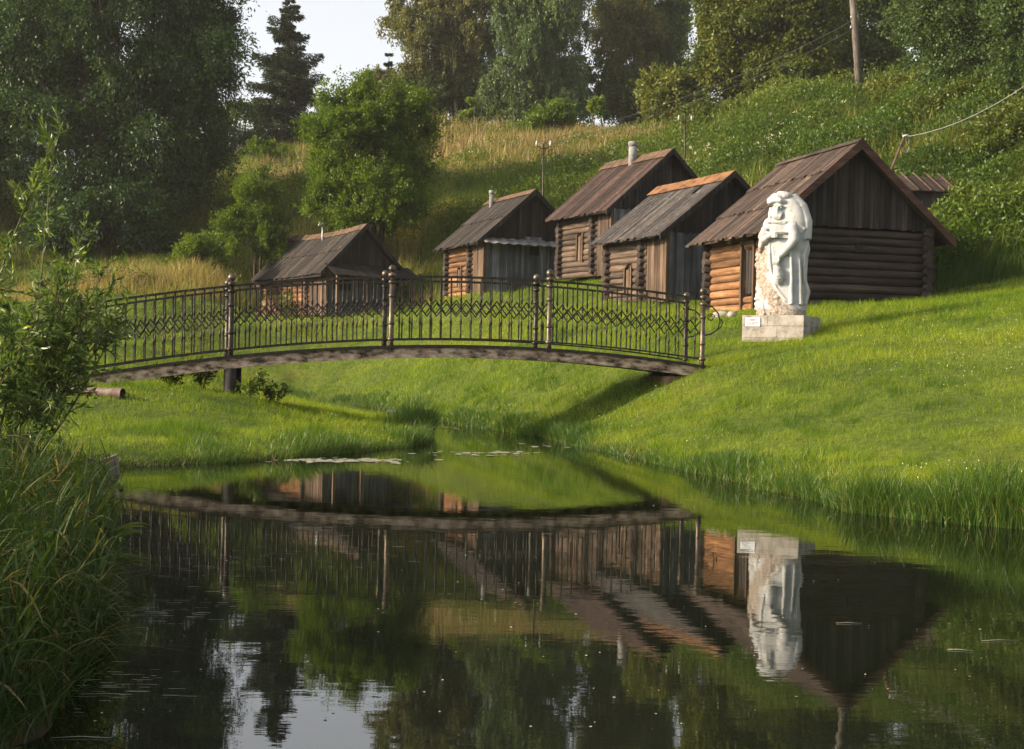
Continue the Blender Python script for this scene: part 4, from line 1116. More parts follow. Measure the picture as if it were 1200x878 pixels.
# the two side beams
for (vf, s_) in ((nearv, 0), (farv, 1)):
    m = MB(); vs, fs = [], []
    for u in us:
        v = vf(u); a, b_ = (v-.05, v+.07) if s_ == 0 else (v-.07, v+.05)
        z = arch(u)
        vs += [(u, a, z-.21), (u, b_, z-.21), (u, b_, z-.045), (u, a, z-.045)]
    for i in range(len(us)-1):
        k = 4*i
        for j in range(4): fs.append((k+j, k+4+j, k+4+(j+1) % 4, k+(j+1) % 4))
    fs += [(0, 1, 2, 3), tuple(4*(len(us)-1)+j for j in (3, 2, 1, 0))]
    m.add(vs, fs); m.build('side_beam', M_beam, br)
    m = MB(); vs, fs = [], []
    for u in us:
        v = vf(u); a, b_ = (v-.085, v+.06) if s_ == 0 else (v-.06, v+.085)
        z = arch(u); vs += [(u, a, z-.045), (u, b_, z-.045), (u, b_, z), (u, a, z)]
    for i in range(len(us)-1):
        k = 4*i
        for j in range(4): fs.append((k+j, k+4+j, k+4+(j+1) % 4, k+(j+1) % 4))
    fs += [(0, 1, 2, 3), tuple(4*(len(us)-1)+j for j in (3, 2, 1, 0))]
    m.add(vs, fs); m.build('edge_plate', M_metal_dark, br)
m = MB(); u = uL
while u < uR-.05:
    u2 = u+.14; v0, v1 = .062, farv(u)-.062; z0, z1 = arch(u)-.05, arch(u2-.01)-.05
    m.hexa([(u, v0, z0-.04), (u2-.008, v0, z1-.04), (u2-.008, v1, z1-.04), (u, v1, z0-.04), (u, v0, z0), (u2-.008, v0, z1), (u2-.008, v1, z1), (u, v1, z0)], random.uniform(.2, .8)); u = u2
m.build('deck', M_deck, br)
for i in range(5):
    for s_, Q in enumerate((NL, FL_)):
        u, v, z = Q[i][0], (0.0 if s_ == 0 else farv(Q[i][0])), arch(Q[i][0])
        m = MB(); m.tube([(u, v, z-.07), (u, v, z+.08), (u, v, z+1.13)], [.05, .042, .042], 12)
        for (zz, rr) in ((.10, .06), (.36, .052), (.80, .052), (1.02, .06)):
            m.tube([(u, v, z+zz-.03), (u, v, z+zz-.015), (u, v, z+zz+.015), (u, v, z+zz+.03)], [.043, rr, rr, .043], 12)
        m.tube([(u, v, z+1.10), (u, v, z+1.12), (u, v, z+1.16), (u, v, z+1.17)], [.05, .062, .062, .03], 12)
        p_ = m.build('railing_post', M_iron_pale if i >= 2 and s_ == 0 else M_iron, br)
        m = MB(); m.tube([(u, v, z+1.16), (u, v, z+1.185)], .022, 8); m.ball((u, v, z+1.235), .062, 14, 10); m.build('ball_finial', M_iron_pale, p_)
def baluster(mb, u, v, z):
    # lower spear: bar with a leaf-shaped head
    mb.tube([(u, v, z+.10), (u, v, z+.42)], .0128, 6, cap=False)
    mb.tube([(u, v, z+.33), (u, v, z+.37), (u, v, z+.41), (u, v, z+.50)], [.011, .019, .016, .006], 6)
    mb.tube([(u, v, z+.49), (u, v, z+.71)], .0055, 5, cap=False)
    # upper bar with a knot, half a pitch further on
    mb.tube([(u, v, z+.76), (u, v, z+1.09)], .0128, 6, cap=False)
    mb.tube([(u, v, z+.69), (u, v, z+.73), (u, v, z+.78), (u, v, z+.83)], [.006, .019, .016, .010], 6)
cnt = 0; rest = MB()
NB = 15
for s_, Q in enumerate((NL, FL_)):
    vf = nearv if s_ == 0 else farv
    for i in range(4):
        ua, ub = Q[i][0]+.045, Q[i+1][0]-.045
        uu = np.linspace(ua, ub, 14)
        for (nm, dz_, rr, rec) in (('handrail', 1.1, .02, True), ('bottom_rail', .1, .014, False)):
            m = MB(); hgt, wdt = (.018, .026) if rec else (.013, .013)
            vs, fs = [], []
            for u in uu:
                v, z = vf(u), arch(u)+dz_
                vs += [(u, v-wdt, z-hgt), (u, v+wdt, z-hgt), (u, v+wdt, z+hgt), (u, v-wdt, z+hgt)]
            for k in range(len(uu)-1):
                for j in range(4): fs.append((4*k+j, 4*k+4+j, 4*k+4+(j+1) % 4, 4*k+(j+1) % 4))
            fs += [(0, 1, 2, 3), tuple(4*(len(uu)-1)+j for j in (3, 2, 1, 0))]
            m.add(vs, fs); m.build(nm, M_iron, br)
        # lattice band of crossing bars
        m = MB(); pitch = (ub-ua)/NB
        for k in range(NB):
            ca = ua+pitch*(k+.5)
            for sg in (-1, 1):
                p0, p1, p2 = ca-sg*pitch*.52, ca, ca+sg*pitch*.52
                m.tube([(p0, vf(p0), arch(p0)+.50), (p1, vf(p1)+.004*sg, arch(p1)+.615), (p2, vf(p2), arch(p2)+.73)], .0112, 5, cap=False)
            m.ball((ca, vf(ca), arch(ca)+.615), .018, 6, 4)
        m.build('lattice_band', M_iron, br)
        for k in range(NB):
            u = ua+pitch*(k+.5)
            if cnt < 100:
                m = MB(); baluster(m, u, vf(u), arch(u)); m.build('baluster', M_iron, br); cnt += 1
            else: baluster(rest, u, vf(u), arch(u))
tag(rest.build('baluster_rest', M_iron, br), 'iron balusters of the far railing', kind='stuff')
# scrolls at the right-hand end
for s_, Q in enumerate((NL, FL_)):
    u0, v, z = Q[4][0]+.04, (0 if s_ == 0 else farv(Q[4][0])), arch(Q[4][0])
    m = MB()
    m.tube([(u0, v, z+1.0), (u0+.12, v, z+.98), (u0+.22, v, z+.88), (u0+.26, v, z+.74), (u0+.22, v, z+.6), (u0+.1, v, z+.52), (u0, v, z+.5)], .012, 6)
    m.tube([(u0+.1+.07*math.cos(a)*(1-a/14), v, z+.8+.07*math.sin(a)*(1-a/14)) for a in np.linspace(0, 9, 24)], .01, 5)
    m.tube([(u0+.22, v, z+.6), (u0+.29, v, z+.66), (u0+.3, v, z+.74), (u0+.27, v, z+.78)], .01, 5)
    m.build('end_scroll', M_iron, br)
# pier under the left span and the abutments
M_pier = rough_mat('tarred_post', (0.008, 0.007, 0.006), (0.02, 0.017, 0.015), (0.045, 0.038, 0.032), 9, .8)
pu = NL[1][0]; pz = hz(NP[1][0], NP[1][1])
for v in (0.02, farv(pu)-.02):
    m = MB(); m.tube([(pu, v, pz-.5), (pu, v, arch(pu)-.2)], .1, 14); m.build('pier', M_pier, br)
m = MB(); m.box(uR-.75, uR-.05, -.02, farv(uR)+.02, arch(uR)-.75, arch(uR-.4)-.235, .5); m.build('abutment', rough_mat('old_brick', (0.06, 0.03, 0.022), (0.13, 0.065, 0.045), (0.2, 0.13, 0.1), 8), br)

# pipe, plank and broken stakes near the left bank
q = at(112, 461, 18.6)
M_rustpipe = rough_mat('rusty_pipe', (0.05, 0.03, 0.024), (0.12, 0.075, 0.06), (0.2, 0.16, 0.14), 6, .7)
m = MB(); m.tube([(-.55, 0, 0), (.42, 0, 0)], .075, 16, cap=False); m.tube([(.42, 0, 0), (-.55, 0, 0)], .062, 16, cap=False)
m.tube([(.30, 0, 0), (.44, 0, 0)], .085, 16, cap=False)
o = m.build('rusty_pipe', M_rustpipe); zz_ = hz(q[0], q[1]); o.location = (q[0], q[1], max(zz_+.06, q[2]-.02)); o.rotation_euler = (0, rad(2), rad(-14)); tag(o, 'short rusty pipe lying in the grass under the left end of the bridge', 'pipe')
def loose_plank(px, py, Z, ln, label, rot, mat=M_plank_blue):
    q = at(px, py, Z); m = MB(); m.box(-ln/2, ln/2, -.1, .1, -.02, .02, .6)
    m.box(-ln/2+.1, -ln/2+.18, -.11, .11, -.05, -.021, .3); m.box(ln/2-.18, ln/2-.1, -.11, .11, -.05, -.021, .3)
    o = m.build('loose_plank', mat); z = hz(q[0], q[1]); o.location = (q[0], q[1], max(z, 0)+.1); o.rotation_euler = (0, rad(2), rad(rot)); tag(o, label, 'plank', 'loose planks')
loose_plank(296, 452, 24, .75, 'weathered plank lying beyond the dark bridge pier', 6)
loose_plank(470, 487, 28.5, .6, 'dark plank half in the stream behind the grassy spit', -20)
M_stake = wood_mat('grey_stake', (0.03, 0.027, 0.024), (0.08, 0.075, 0.07), (0.15, 0.14, 0.13), 2)
q = at(124, 545, 13.7)
for i, (du, tx, h_, lab) in enumerate(((-.14, 9, .17, 'left of two broken grey boards standing in the water by the left bank'), (.10, -11, .2, 'right of two broken grey boards standing in the water by the left bank'))):
    m = MB(); m.hexa([(-.085, -.02, -.3), (.085, -.02, -.3), (.085, .02, -.3), (-.085, .02, -.3), (-.11, -.02, h_*.8), (.1, -.02, h_), (.1, .02, h_), (-.11, .02, h_*.85)], .8)
    m.box(-.12, -.05, -.045, -.022, -.25, h_*.5, .2)
    o = m.build('broken_board', M_stake); o.location = (q[0]+du, q[1]-.15*i, 0.0); o.rotation_euler = (rad(6), rad(tx), rad(12)); tag(o, lab, 'board', 'broken boards in the water')

# ------------------------------------------------------------------ statue
def statue_mat():
    m, N, L = new_mat('carved_white_stone')
    n1 = noise(N, L, 7, 8, .65); n2 = noise(N, L, 22, 6, .7); n3 = noise(N, L, 3.0, 5, .6)
    base = ramp(N, L, n3.outputs['Fac'], [(.35, (0.27, 0.275, 0.275)), (.6, (0.38, 0.385, 0.385))])
    at_ = N.new('ShaderNodeAttribute'); at_.attribute_name = 'tint'
    tc = N.new('ShaderNodeTexCoord'); s = N.new('ShaderNodeSeparateXYZ'); L.new(tc.outputs['Object'], s.inputs[0])
    # raw, uncarved stone: a band that starts at the left flank and runs down across the foot
    def mth(op, a, b):
        q = N.new('ShaderNodeMath'); q.operation = op
        for i, v in enumerate((a, b)):
            if hasattr(v, 'links'): L.new(v, q.inputs[i])
            else: q.inputs[i].default_value = v
        return q.outputs[0]
    # line: u + (z-1.15)*0.75 + .32 > 0 is robe, < 0 is raw
    uc = mth('MULTIPLY', mth('MAXIMUM', mth('SUBTRACT', .74, s.outputs['Z']), 0.0), .75)
    ln1 = mth('ABSOLUTE', mth('SUBTRACT', mth('ADD', s.outputs['X'], .38), uc), 0.0)
    ln1 = mth('ADD', ln1, mth('MULTIPLY', mth('SUBTRACT', n1.outputs['Fac'], .5), .35))
    up = mth('LESS_THAN', s.outputs['Z'], 1.3)
    raw = mth('MULTIPLY', mth('LESS_THAN', ln1, .17), up)
    low = mth('LESS_THAN', mth('ADD', s.outputs['Z'], mth('MULTIPLY', n1.outputs['Fac'], .1)), .17)
    raw = mth('MAXIMUM', raw, low)
    patch = ramp(N, L, n2.outputs['Fac'], [(.32, (0.13, 0.095, 0.07)), (.46, (0.27, 0.22, 0.175)), (.62, (0.38, 0.355, 0.32))])
    c = mixc(N, L, base.outputs[0], patch.outputs[0], raw)
    grime = ramp(N, L, n1.outputs['Fac'], [(.30, (.45, .42, .38)), (.44, (1, 1, 1))])
    c = mixc(N, L, c, grime.outputs[0], .7, 'MULTIPLY')
    p = N.new('ShaderNodeBsdfPrincipled'); p.inputs['Roughness'].default_value = .75; p.inputs['Specular IOR Level'].default_value = .25
    L.new(c, p.inputs['Base Color'])
    bp = N.new('ShaderNodeBump'); bp.inputs['Distance'].default_value = .03
    bs = mth('ADD', mth('MULTIPLY', raw, .8), .3); L.new(bs, bp.inputs['Strength'])
    L.new(n2.outputs['Fac'], bp.inputs['Height']); L.new(bp.outputs[0], p.inputs['Normal'])
    o = N.new('ShaderNodeOutputMaterial'); L.new(p.outputs[0], o.inputs[0])
    return m
sp = at(941.5, 392, 23.55); a_s = rad(-28)
PW, PD = 1.17, 1.2
gdir = np.array([math.cos(a_s), math.sin(a_s)]); ndir = np.array([-math.sin(a_s), math.cos(a_s)])
cxy = sp[:2]-gdir*PW/2+ndir*PD/2
ztop = at(941.5, 369.5, 23.55)[2]
zg = hz(*cxy)
st = empty('stone_statue', (cxy[0], cxy[1], ztop), a_s, 'white carved stone statue of a bearded robed figure holding a fish, on a block plinth', 'statue')
M_plinth = rough_mat('plinth_stone', (0.1116, 0.093, 0.0744), (0.2604, 0.2418, 0.217), (0.3472, 0.3286, 0.3038), 4.5, .85, bump=.3, pos=(.3, .5, .66))
m = MB(); rows = [(0, -.195), (-.2, -.42), (-.425, -.95)]
for ri, (za, zb) in enumerate(rows):
    cuts = [(-PW/2, -.1+.18*(ri % 2)), (-.095+.18*(ri % 2), PW/2)]
    dcut = [(-PD/2, .1-.2*(ri % 2)), (.105-.2*(ri % 2), PD/2)]
    for ua, ub in cuts:
        for va, vb in dcut:
            j = random.uniform(0, .004)
            m.box(ua+j*(ua < -.5), ub-j*(ub > .5), va+j*(va < -.5), vb-j*(vb > .5), zb, za-.001, .5)
m.build('plinth', M_plinth, st)
m = MB(); m.box(-PW/2+.07, -PW/2+.35, -PD/2-.018, -PD/2-.002, -.21, -.05); pl = m.build('plaque', rough_mat('plaque_white', (.5, .55, .6), (.6, .64, .7), (.68, .72, .76), 3, .4, bump=.02), st)
m = MB()
for (zz_, w0, w1) in ((-.078, .10, .32), (-.1, .14, .28), (-.135, .1, .32), (-.155, .1, .32), (-.178, .1, .25)):
    u = -PW/2+w0
    while u < -PW/2+w1-.01:
        u2 = u+random.uniform(.008, .02); m.box(u, u2, -PD/2-.021, -PD/2-.0185, zz_-.005, zz_+(.007 if zz_ > -.11 else .004)); u = u2+.005
m.build('plaque_text', M_metal_dark, pl)
# figure: stacked cross-sections plus carved masses, fused by a voxel remesh
m = MB()
sil = [(672,178,410),(640,178,412),(600,178,418),(560,172,424),(520,165,412),(480,165,410),(440,168,412),(400,172,414),(360,178,424),(320,188,416),(280,198,424),(240,212,424),(205,228,415),(175,235,402),(150,238,385),(125,238,362),(105,246,335),(92,262,305)]
sc_ = 1/245.0
lv = []
for (yy, l, r_q) in sil:
    z = (672-yy)*sc_; a = (l-293)*sc_*.94; b = (r_q-293)*sc_*.93
    dep = np.interp(z, [0, .4, 1.2, 1.7, 2.1, 2.4], [.36, .36, .33, .30, .24, .12])
    lv.append((z, (a+b)/2, (b-a)/2, dep))
vs, fs = [], []; seg = 48
rs_ = random.Random(5)
for (z, c, hw_, dep) in lv:
    for k in range(seg):
        an = 2*math.pi*k/seg; ca, sa = math.cos(an), math.sin(an)
        x = c+hw_*math.copysign(abs(ca)**.75, ca); y = dep*math.copysign(abs(sa)**.8, sa)
        vs.append((x, y, z))
for i in range(len(lv)-1):
    for k in range(seg): fs.append((i*seg+k, i*seg+(k+1) % seg, (i+1)*seg+(k+1) % seg, (i+1)*seg+k))
fs += [tuple(range(seg))[::-1], tuple((len(lv)-1)*seg+k for k in range(seg))]
m.add(vs, fs)
def S(x, y, dep): return ((x-293)*sc_*.94, -dep, (672-y)*sc_)
def blob(x, y, dep, r, sc=(1, 1, 1), rot=None): m.ball(S(x, y, dep), r, 14, 10, sc, rot=rot)
def cap(pts, rs): m.tube([S(*p) for p in pts], rs, 12)
# cloak flank behind the head, right
cap([(330, 120, .02), (375, 170, .02), (405, 240, .05), (412, 320, .08)], [.12, .14, .13, .1])
# hat, head, beard
blob(268, 132, .16, .15, (1.05, .95, .85)); blob(240, 138, .14, .10, (1, 1, .9)); blob(300, 118, .12, .13, (1.2, 1, .7)); cap([(230, 146, .19), (257, 140, .28), (293, 141, .29), (318, 150, .2)], [.04, .042, .042, .04])
blob(281, 176, .20, .125, (.85, .95, 1.1))
blob(284, 178, .325, .03, (.8, 1.2, 1.5))           # nose
cap([(262, 166, .30), (275, 163, .315), (280, 166, .32)], [.015, .022, .016]); cap([(290, 166, .32), (298, 163, .312), (308, 168, .295)], [.016, .022, .015])
blob(270, 174, .30, .017); blob(299, 174, .298, .017)   # eyes
cap([(262, 196, .28), (284, 190, .325), (306, 197, .28)], [.018, .03, .018])   # moustache
blob(280, 205, .27, .085, (1.15, .8, .85)); blob(262, 200, .25, .06); blob(302, 200, .24, .06); blob(282, 220, .27, .055)   # beard
for i in range(7): cap([(256+i*8, 198, .30+.02*math.sin(i*.52)), (259+i*7, 214, .325), (266+i*5, 228, .31)], [.012, .014, .008])
cap([(245, 170, .18), (240, 200, .2), (238, 225, .2)], [.05, .05, .04]); cap([(318, 165, .18), (335, 200, .2), (352, 240, .2)], [.05, .06, .05])
# shoulders and chest
blob(235, 255, .17, .17, (.8, .8, 1)); blob(350, 258, .17, .18, (.8, .85, 1)); blob(285, 265, .22, .17, (1.3, .6, 1.1))
cap([(225, 238, .30), (285, 243, .36), (348, 238, .30)], [.012]*3)
# right sleeve hanging: upper arm, elbow, forearm to the lower hand
cap([(352, 262, .26), (368, 300, .30), (370, 325, .33), (350, 355, .37), (318, 388, .39), (298, 404, .40)], [.10, .10, .098, .085, .068, .055])
blob(288, 414, .41, .058, (1, .8, 1.25))
for i in range(4): cap([(276+i*8, 410, .435), (275+i*7.5, 428, .45), (279+i*6, 441, .43)], [.017, .018, .014])
cap([(303, 402, .43), (307, 418, .45), (300, 432, .45)], [.018, .018, .014])
# left arm bent across the belt
cap([(222, 268, .24), (206, 310, .27), (214, 325, .31), (250, 305, .37), (285, 297, .38)], [.09, .09, .08, .06, .05])
cap([(206, 310, .27), (200, 345, .28), (196, 378, .29)], [.06, .05, .03])
blob(262, 301, .40, .05, (1.3, .8, .9))
for i in range(4): cap([(265, 291+i*7, .42), (282, 292+i*7, .44), (296, 295+i*6, .42)], [.016, .017, .013])
cap([(228, 288, .33), (285, 286, .38), (350, 290, .34)], [.02]*3); cap([(228, 312, .33), (285, 310, .375), (345, 316, .34)], [.014]*3)
# fish hanging from the lower hand
cap([(286, 440, .38), (296, 462, .40), (302, 490, .405), (304, 512, .39), (304, 534, .36)], [.05, .088, .10, .075, .02])
blob(303, 470, .48, .02); cap([(285, 500, .46), (303, 506, .485), (322, 500, .46)], [.01]*3)
# robe folds and the curved hem
cap([(246, 330, .30), (250, 400, .33), (262, 470, .35), (288, 545, .36), (335, 600, .36), (405, 636, .24)], [.022, .028, .028, .028, .03, .026])
for (x0, x1, x2, d0, rr) in ((345, 362, 366, .36, .03), (378, 396, 404, .26, .03), (262, 282, 310, .355, .018)):
    cap([(x0, 352, d0-.035), ((x0+x1)/2+4, 410, d0-.02), (x1, 470, d0-.015), (x2, 620 if x0 > 300 else 540, d0-.005)], [rr*.5, rr*.9, rr, rr*1.4])
cap([(405, 330, .16), (420, 350, .12), (410, 400, .16), (412, 500, .16), (428, 560, .1), (418, 620, .14)], [.03, .05, .035, .035, .05, .035])
cap([(215, 600, .3), (222, 640, .33), (232, 668, .34)], [.02, .03, .03])
# rough raw stone on the left flank and the foot
for i in range(150):
    t = rs_.random(); yy = 370+290*t; xx = 172+rs_.random()*(55+150*max(0, t-.2)**1.2)
    if yy > 640: xx = 178+rs_.random()*230
    dd = np.interp(xx, [165, 200, 293, 380, 420], [.08, .25, .345, .27, .1])
    blob(xx, yy, dd, rs_.uniform(.022, .06), (rs_.uniform(.8, 1.5), .8, rs_.uniform(.7, 1.2)))
for i in range(60):
    yy = rs_.uniform(130, 330); xx = np.interp(yy, [130, 200, 330], [350, 390, 408])+rs_.uniform(-14, 10)
    blob(xx, yy, rs_.uniform(-.1, .2), rs_.uniform(.02, .045))
fig = m.build('figure', statue_mat(), st)
rmh = fig.modifiers.new('fuse', 'REMESH'); rmh.mode = 'VOXEL'; rmh.voxel_size = .011; rmh.use_smooth_shade = True
smo = fig.modifiers.new('soften', 'SMOOTH'); smo.iterations = 4; smo.factor = .5

# ------------------------------------------------------------------ foreground, left bank
M_wleaf = leaf_mat('near_willow_leaf', (0.0375, 0.075, 0.01875), (0.0875, 0.15, 0.035), (0.225, 0.3, 0.075), .4, .08, .35)
M_stem = rough_mat('green_stem', (0.06, 0.06, 0.025), (0.1, 0.095, 0.04), (0.15, 0.13, 0.06), 8)
def willow_bush(base, tops, label, seed, leafn, name='young_willow', leaf=(.085, .017), mat=None):
    rng = np.random.default_rng(seed); bz = hz(*base)
    root = empty(name, (base[0], base[1], bz), 0, label, 'bush', 'willow shrubs on the left bank')
    m = MB(); P, D = [], []
    off = np.array([base[0], base[1], bz])
    for tp in tops:
        e = np.array(tp)-off; b0 = np.array([rng.normal(0, .12), rng.normal(0, .12), 0])
        mid = b0+(e-b0)*.5+np.array([rng.normal(0, .07), rng.normal(0, .07), .12])
        ts = np.linspace(0, 1, 10)
        cv = np.array([(1-t)**2*b0+2*t*(1-t)*mid+t*t*e for t in ts])
        m.tube([tuple(c) for c in cv], list(np.linspace(.013, .003, 10)), 5)
        L_ = np.linalg.norm(e-b0)
        for k in range(int(12*L_)+5):
            t = rng.uniform(.3, 1); p = (1-t)**2*b0+2*t*(1-t)*mid+t*t*e
            tw = unit((e-b0)/L_*.7+rng.normal(0, .6, 3)+np.array([0, 0, .25])); tl = rng.uniform(.14, .38)*(1.15-t*.5)
            sp_ = [p+tw*tl*s-np.array([0, 0, .25*tl*s*s]) for s in (0, .5, 1)]
            m.tube([tuple(c) for c in sp_], [.004, .003, .0015], 4)
            n = int(leafn*tl/.25)
            s = rng.random(n); pp = p+tw*(tl*s)[:, None]; pp[:, 2] -= .25*tl*s*s
            dd = unit(tw*.9+rng.normal(0, .55, (n, 3))+np.array([0, 0, -.15]))
            P.append(pp); D.append(dd)
    P = np.concatenate(P); D = np.concatenate(D); n = len(P)
    # leaves folded along the midrib: two kites sharing the rib
    rv = rng.normal(size=(n, 3)); S_ = unit(np.cross(D, rv)); Nn = np.cross(D, S_)
    ln = (leaf[0]*rng.uniform(.6, 1.2, n))[:, None]; w_ = leaf[1]*rng.uniform(.8, 1.2, n)[:, None]
    a = P; c = P+D*ln-Nn*ln*.12; ml = P+D*ln*.45; b1 = P+D*ln*.4+S_*w_*.5+Nn*w_*.15; b2 = P+D*ln*.4-S_*w_*.5+Nn*w_*.15
    V = np.stack([a, b1, c, ml, b2], 1).reshape(-1, 3)
    F_ = (np.arange(n)*5)[:, None]+np.array([0, 1, 2, 3, 0, 3, 2, 4])[None]
    np_mesh('leaves', V, F_.ravel(), 4, mat or M_wleaf, root, np.repeat(np.clip(.45+rng.normal(0, .2, n), 0, 1), 5))
    m.build('stems', M_stem, root)
R2 = np.random.default_rng(77)
def tops(lst, Z, s=8): return [at(a+R2.normal(0, s), b+R2.normal(0, s), Z+R2.normal(0, .25)) for a, b in lst]
willow_bush((-4.25, 10.9), tops([(95, 275), (112, 292), (130, 300), (140, 330), (150, 350), (145, 375), (75, 320), (100, 330), (120, 345), (85, 355), (60, 340), (125, 385), (70, 390), (40, 360), (90, 385), (85, 300), (140, 360), (60, 160), (30, 400), (50, 450)], 10.6),
            'young willow with slender light green leaves reaching up in front of the left bridge end', 71, 15)
willow_bush((-4.45, 10.3), tops([(0, 330), (20, 350), (35, 380), (10, 400), (-20, 360), (-40, 330), (30, 430), (-10, 440), (45, 470), (10, 480), (-30, 160), (40, 450), (-15, 500), (25, 510), (50, 380), (55, 350), (35, 340), (70, 160), (50, 470), (60, 490), (5, 320), (20, 520), (50, 515), (70, 505), (0, 540), (35, 545)], 10.0),
            'lower willow shrub at the left edge beside the young willow', 72, 17)
tree('willow_tree', 'unseen bushy willow added beyond the left edge to shade the near bank', 'tree', (-9.3, 5.2),  # added out of view so its shadow darkens the near-left reeds
     [((-9.3, 5.2, 2.0), (1.9, 2.6, 1.5)), ((-8.9, 8.0, 1.5), (1.2, 1.5, 1.0)), ((-8.6, 2.8, 1.8), (1.5, 1.6, 1.3))], M_willow, 60, 20, 24, .6, (.12, .04), 80, 'trees on the left', droop=.4, up=.3, surf=.3, r0=.12, stems=2, nl=8)
# reedy clump bottom left
N = 9000
sy = RNG.uniform(3.4, 10.4, N)
shx = np.interp(sy, [2.8, 4.3, 5.3, 6.8, 8.9, 10.3, 12], [-1.9, -1.62, -1.75, -2.2, -2.9, -3.4, -4.3])
sx = shx-np.abs(RNG.normal(0, .55, N))+.06
cl = vnoise(sx, sy, 2.0, 44)
hgt = (.14+.20*cl)*RNG.uniform(.5, 1.25, N)
k_ = RNG.random(N) < .3+cl
M_reed = leaf_mat('reed_blade', (0.0196, 0.04116, 0.0098), (0.049, 0.0882, 0.01764), (0.2156, 0.1666, 0.0686), .4, .06)
tag(blades('reed_clump', sx[k_], sy[k_], hgt[k_], RNG.uniform(.004, .012, k_.sum()), RNG.uniform(.1, 1.9, k_.sum()), M_reed, np.clip(.22+.5*(cl[k_]-.4)+RNG.normal(0, .22, k_.sum()), 0, 1), 6, wind=(.12, -.05)),
    'arching reed blades crowding the near left bank', 'reeds', kind='stuff')
N = 9000
wy = RNG.uniform(3.6, 10.6, N); wx = np.interp(wy, [2.8, 4.3, 5.3, 6.8, 8.9, 10.3, 12], [-1.9, -1.62, -1.75, -2.2, -2.9, -3.4, -4.3])-np.abs(RNG.normal(.1, .5, N))
cl = vnoise(wx, wy, 1.6, 52); k_ = RNG.random(N) < (cl-.2)*1.4; wx, wy, cl = wx[k_], wy[k_], cl[k_]
Pw = np.stack([wx, wy, height(wx, wy)+(.12+.38*cl)*RNG.random(len(wx))**.6], 1)
tag(leaf_cloud('bank_weeds', Pw, unit(RNG.normal(size=Pw.shape)+[0, 0, .3]), .055, .022, M_weed, np.clip(.25+RNG.normal(0, .2, len(wx)), 0, 1)), 'small leafy weeds tangled in the near reeds', 'weeds', kind='stuff')
sy = RNG.uniform(4.2, 10.2, 160); sx = np.interp(sy, [2.8, 4.3, 5.3, 6.8, 8.9, 10.3, 12], [-1.9, -1.62, -1.75, -2.2, -2.9, -3.4, -4.3])-np.abs(RNG.normal(0, .35, 160))
tag(blades('dry_reed_blades', sx, sy, RNG.uniform(.25, .42, 160), np.full(160, .008), RNG.uniform(.6, 1.7, 160), M_dry, RNG.random(160), 6, wind=(.25, 0)), 'drooping straw-brown blades over the near reeds', 'dry grass', kind='stuff')
def reed_mass(n, seed):
    rng = np.random.default_rng(seed)
    y = rng.uniform(3.9, 10.6, n); sh = np.interp(y, [2.8, 4.3, 5.3, 6.8, 8.9, 10.3, 12], [-1.9, -1.62, -1.75, -2.2, -2.9, -3.4, -4.3])
    x = sh-np.abs(rng.normal(0, .5, n))+.03; z = np.maximum(height(x, y), -.05)
    V, F_, T = [], [], []
    for i in range(n):
        H = rng.uniform(.22, .60)*(1 if y[i] < 8.3 else .62)*(.75+.5*vnoise([x[i]], [y[i]], 1.3, 71)[0]); la = rng.uniform(0, 6.28); ln_ = rng.uniform(.02, .28)
        top = np.array([x[i]+math.cos(la)*ln_*H+.06*H, y[i]+math.sin(la)*ln_*H, z[i]+H]); bs = np.array([x[i], y[i], z[i]-.05]); b0 = len(V)
        s_ = np.array([.0025, .001, 0]); V += [bs-s_, bs+s_, top+s_*.4, top-s_*.4]; tt = float(np.clip(rng.normal(.38, .16), 0, 1)); T += [tt*.7]*4
        F_ += [b0, b0+1, b0+2, b0+3]
        dry = rng.random() < .12
        for k in range(rng.integers(4, 9)):
            f = rng.uniform(.25, 1); c0 = bs+(top-bs)*f; a = rng.uniform(0, 6.28); l = rng.uniform(.10, .27); st_ = rng.uniform(.15, .95)
            d = np.array([math.cos(a), math.sin(a), 0]); sd = np.array([-d[1], d[0], rng.uniform(-.5, .5)]); b = len(V); w0 = rng.uniform(.0022, .0055); t_ = 1.0 if dry and rng.random() < .7 else float(np.clip(tt+rng.normal(0, .1), 0, .8))
            for j, t in enumerate((0, .3, .6, .85, 1)):
                c = c0+d*l*t*(.5+.45*st_)+np.array([0, 0, l*((1.05-st_)*t*1.1-.75*st_*t*t)]); w_ = w0*(.6, 1, .9, .5, .05)[j]
                V += [c-sd*w_, c+sd*w_]; T += [t_]*2
            for j in range(4): F_ += [b+2*j, b+2*j+1, b+2*j+3, b+2*j+2]
    return np_mesh('reed_stems', np.array(V), np.array(F_), 4, M_reed, None, np.array(T))
tag(reed_mass(2600, 5), 'tangled leafy reed stems leaning from the near left bank', 'reeds', kind='stuff')
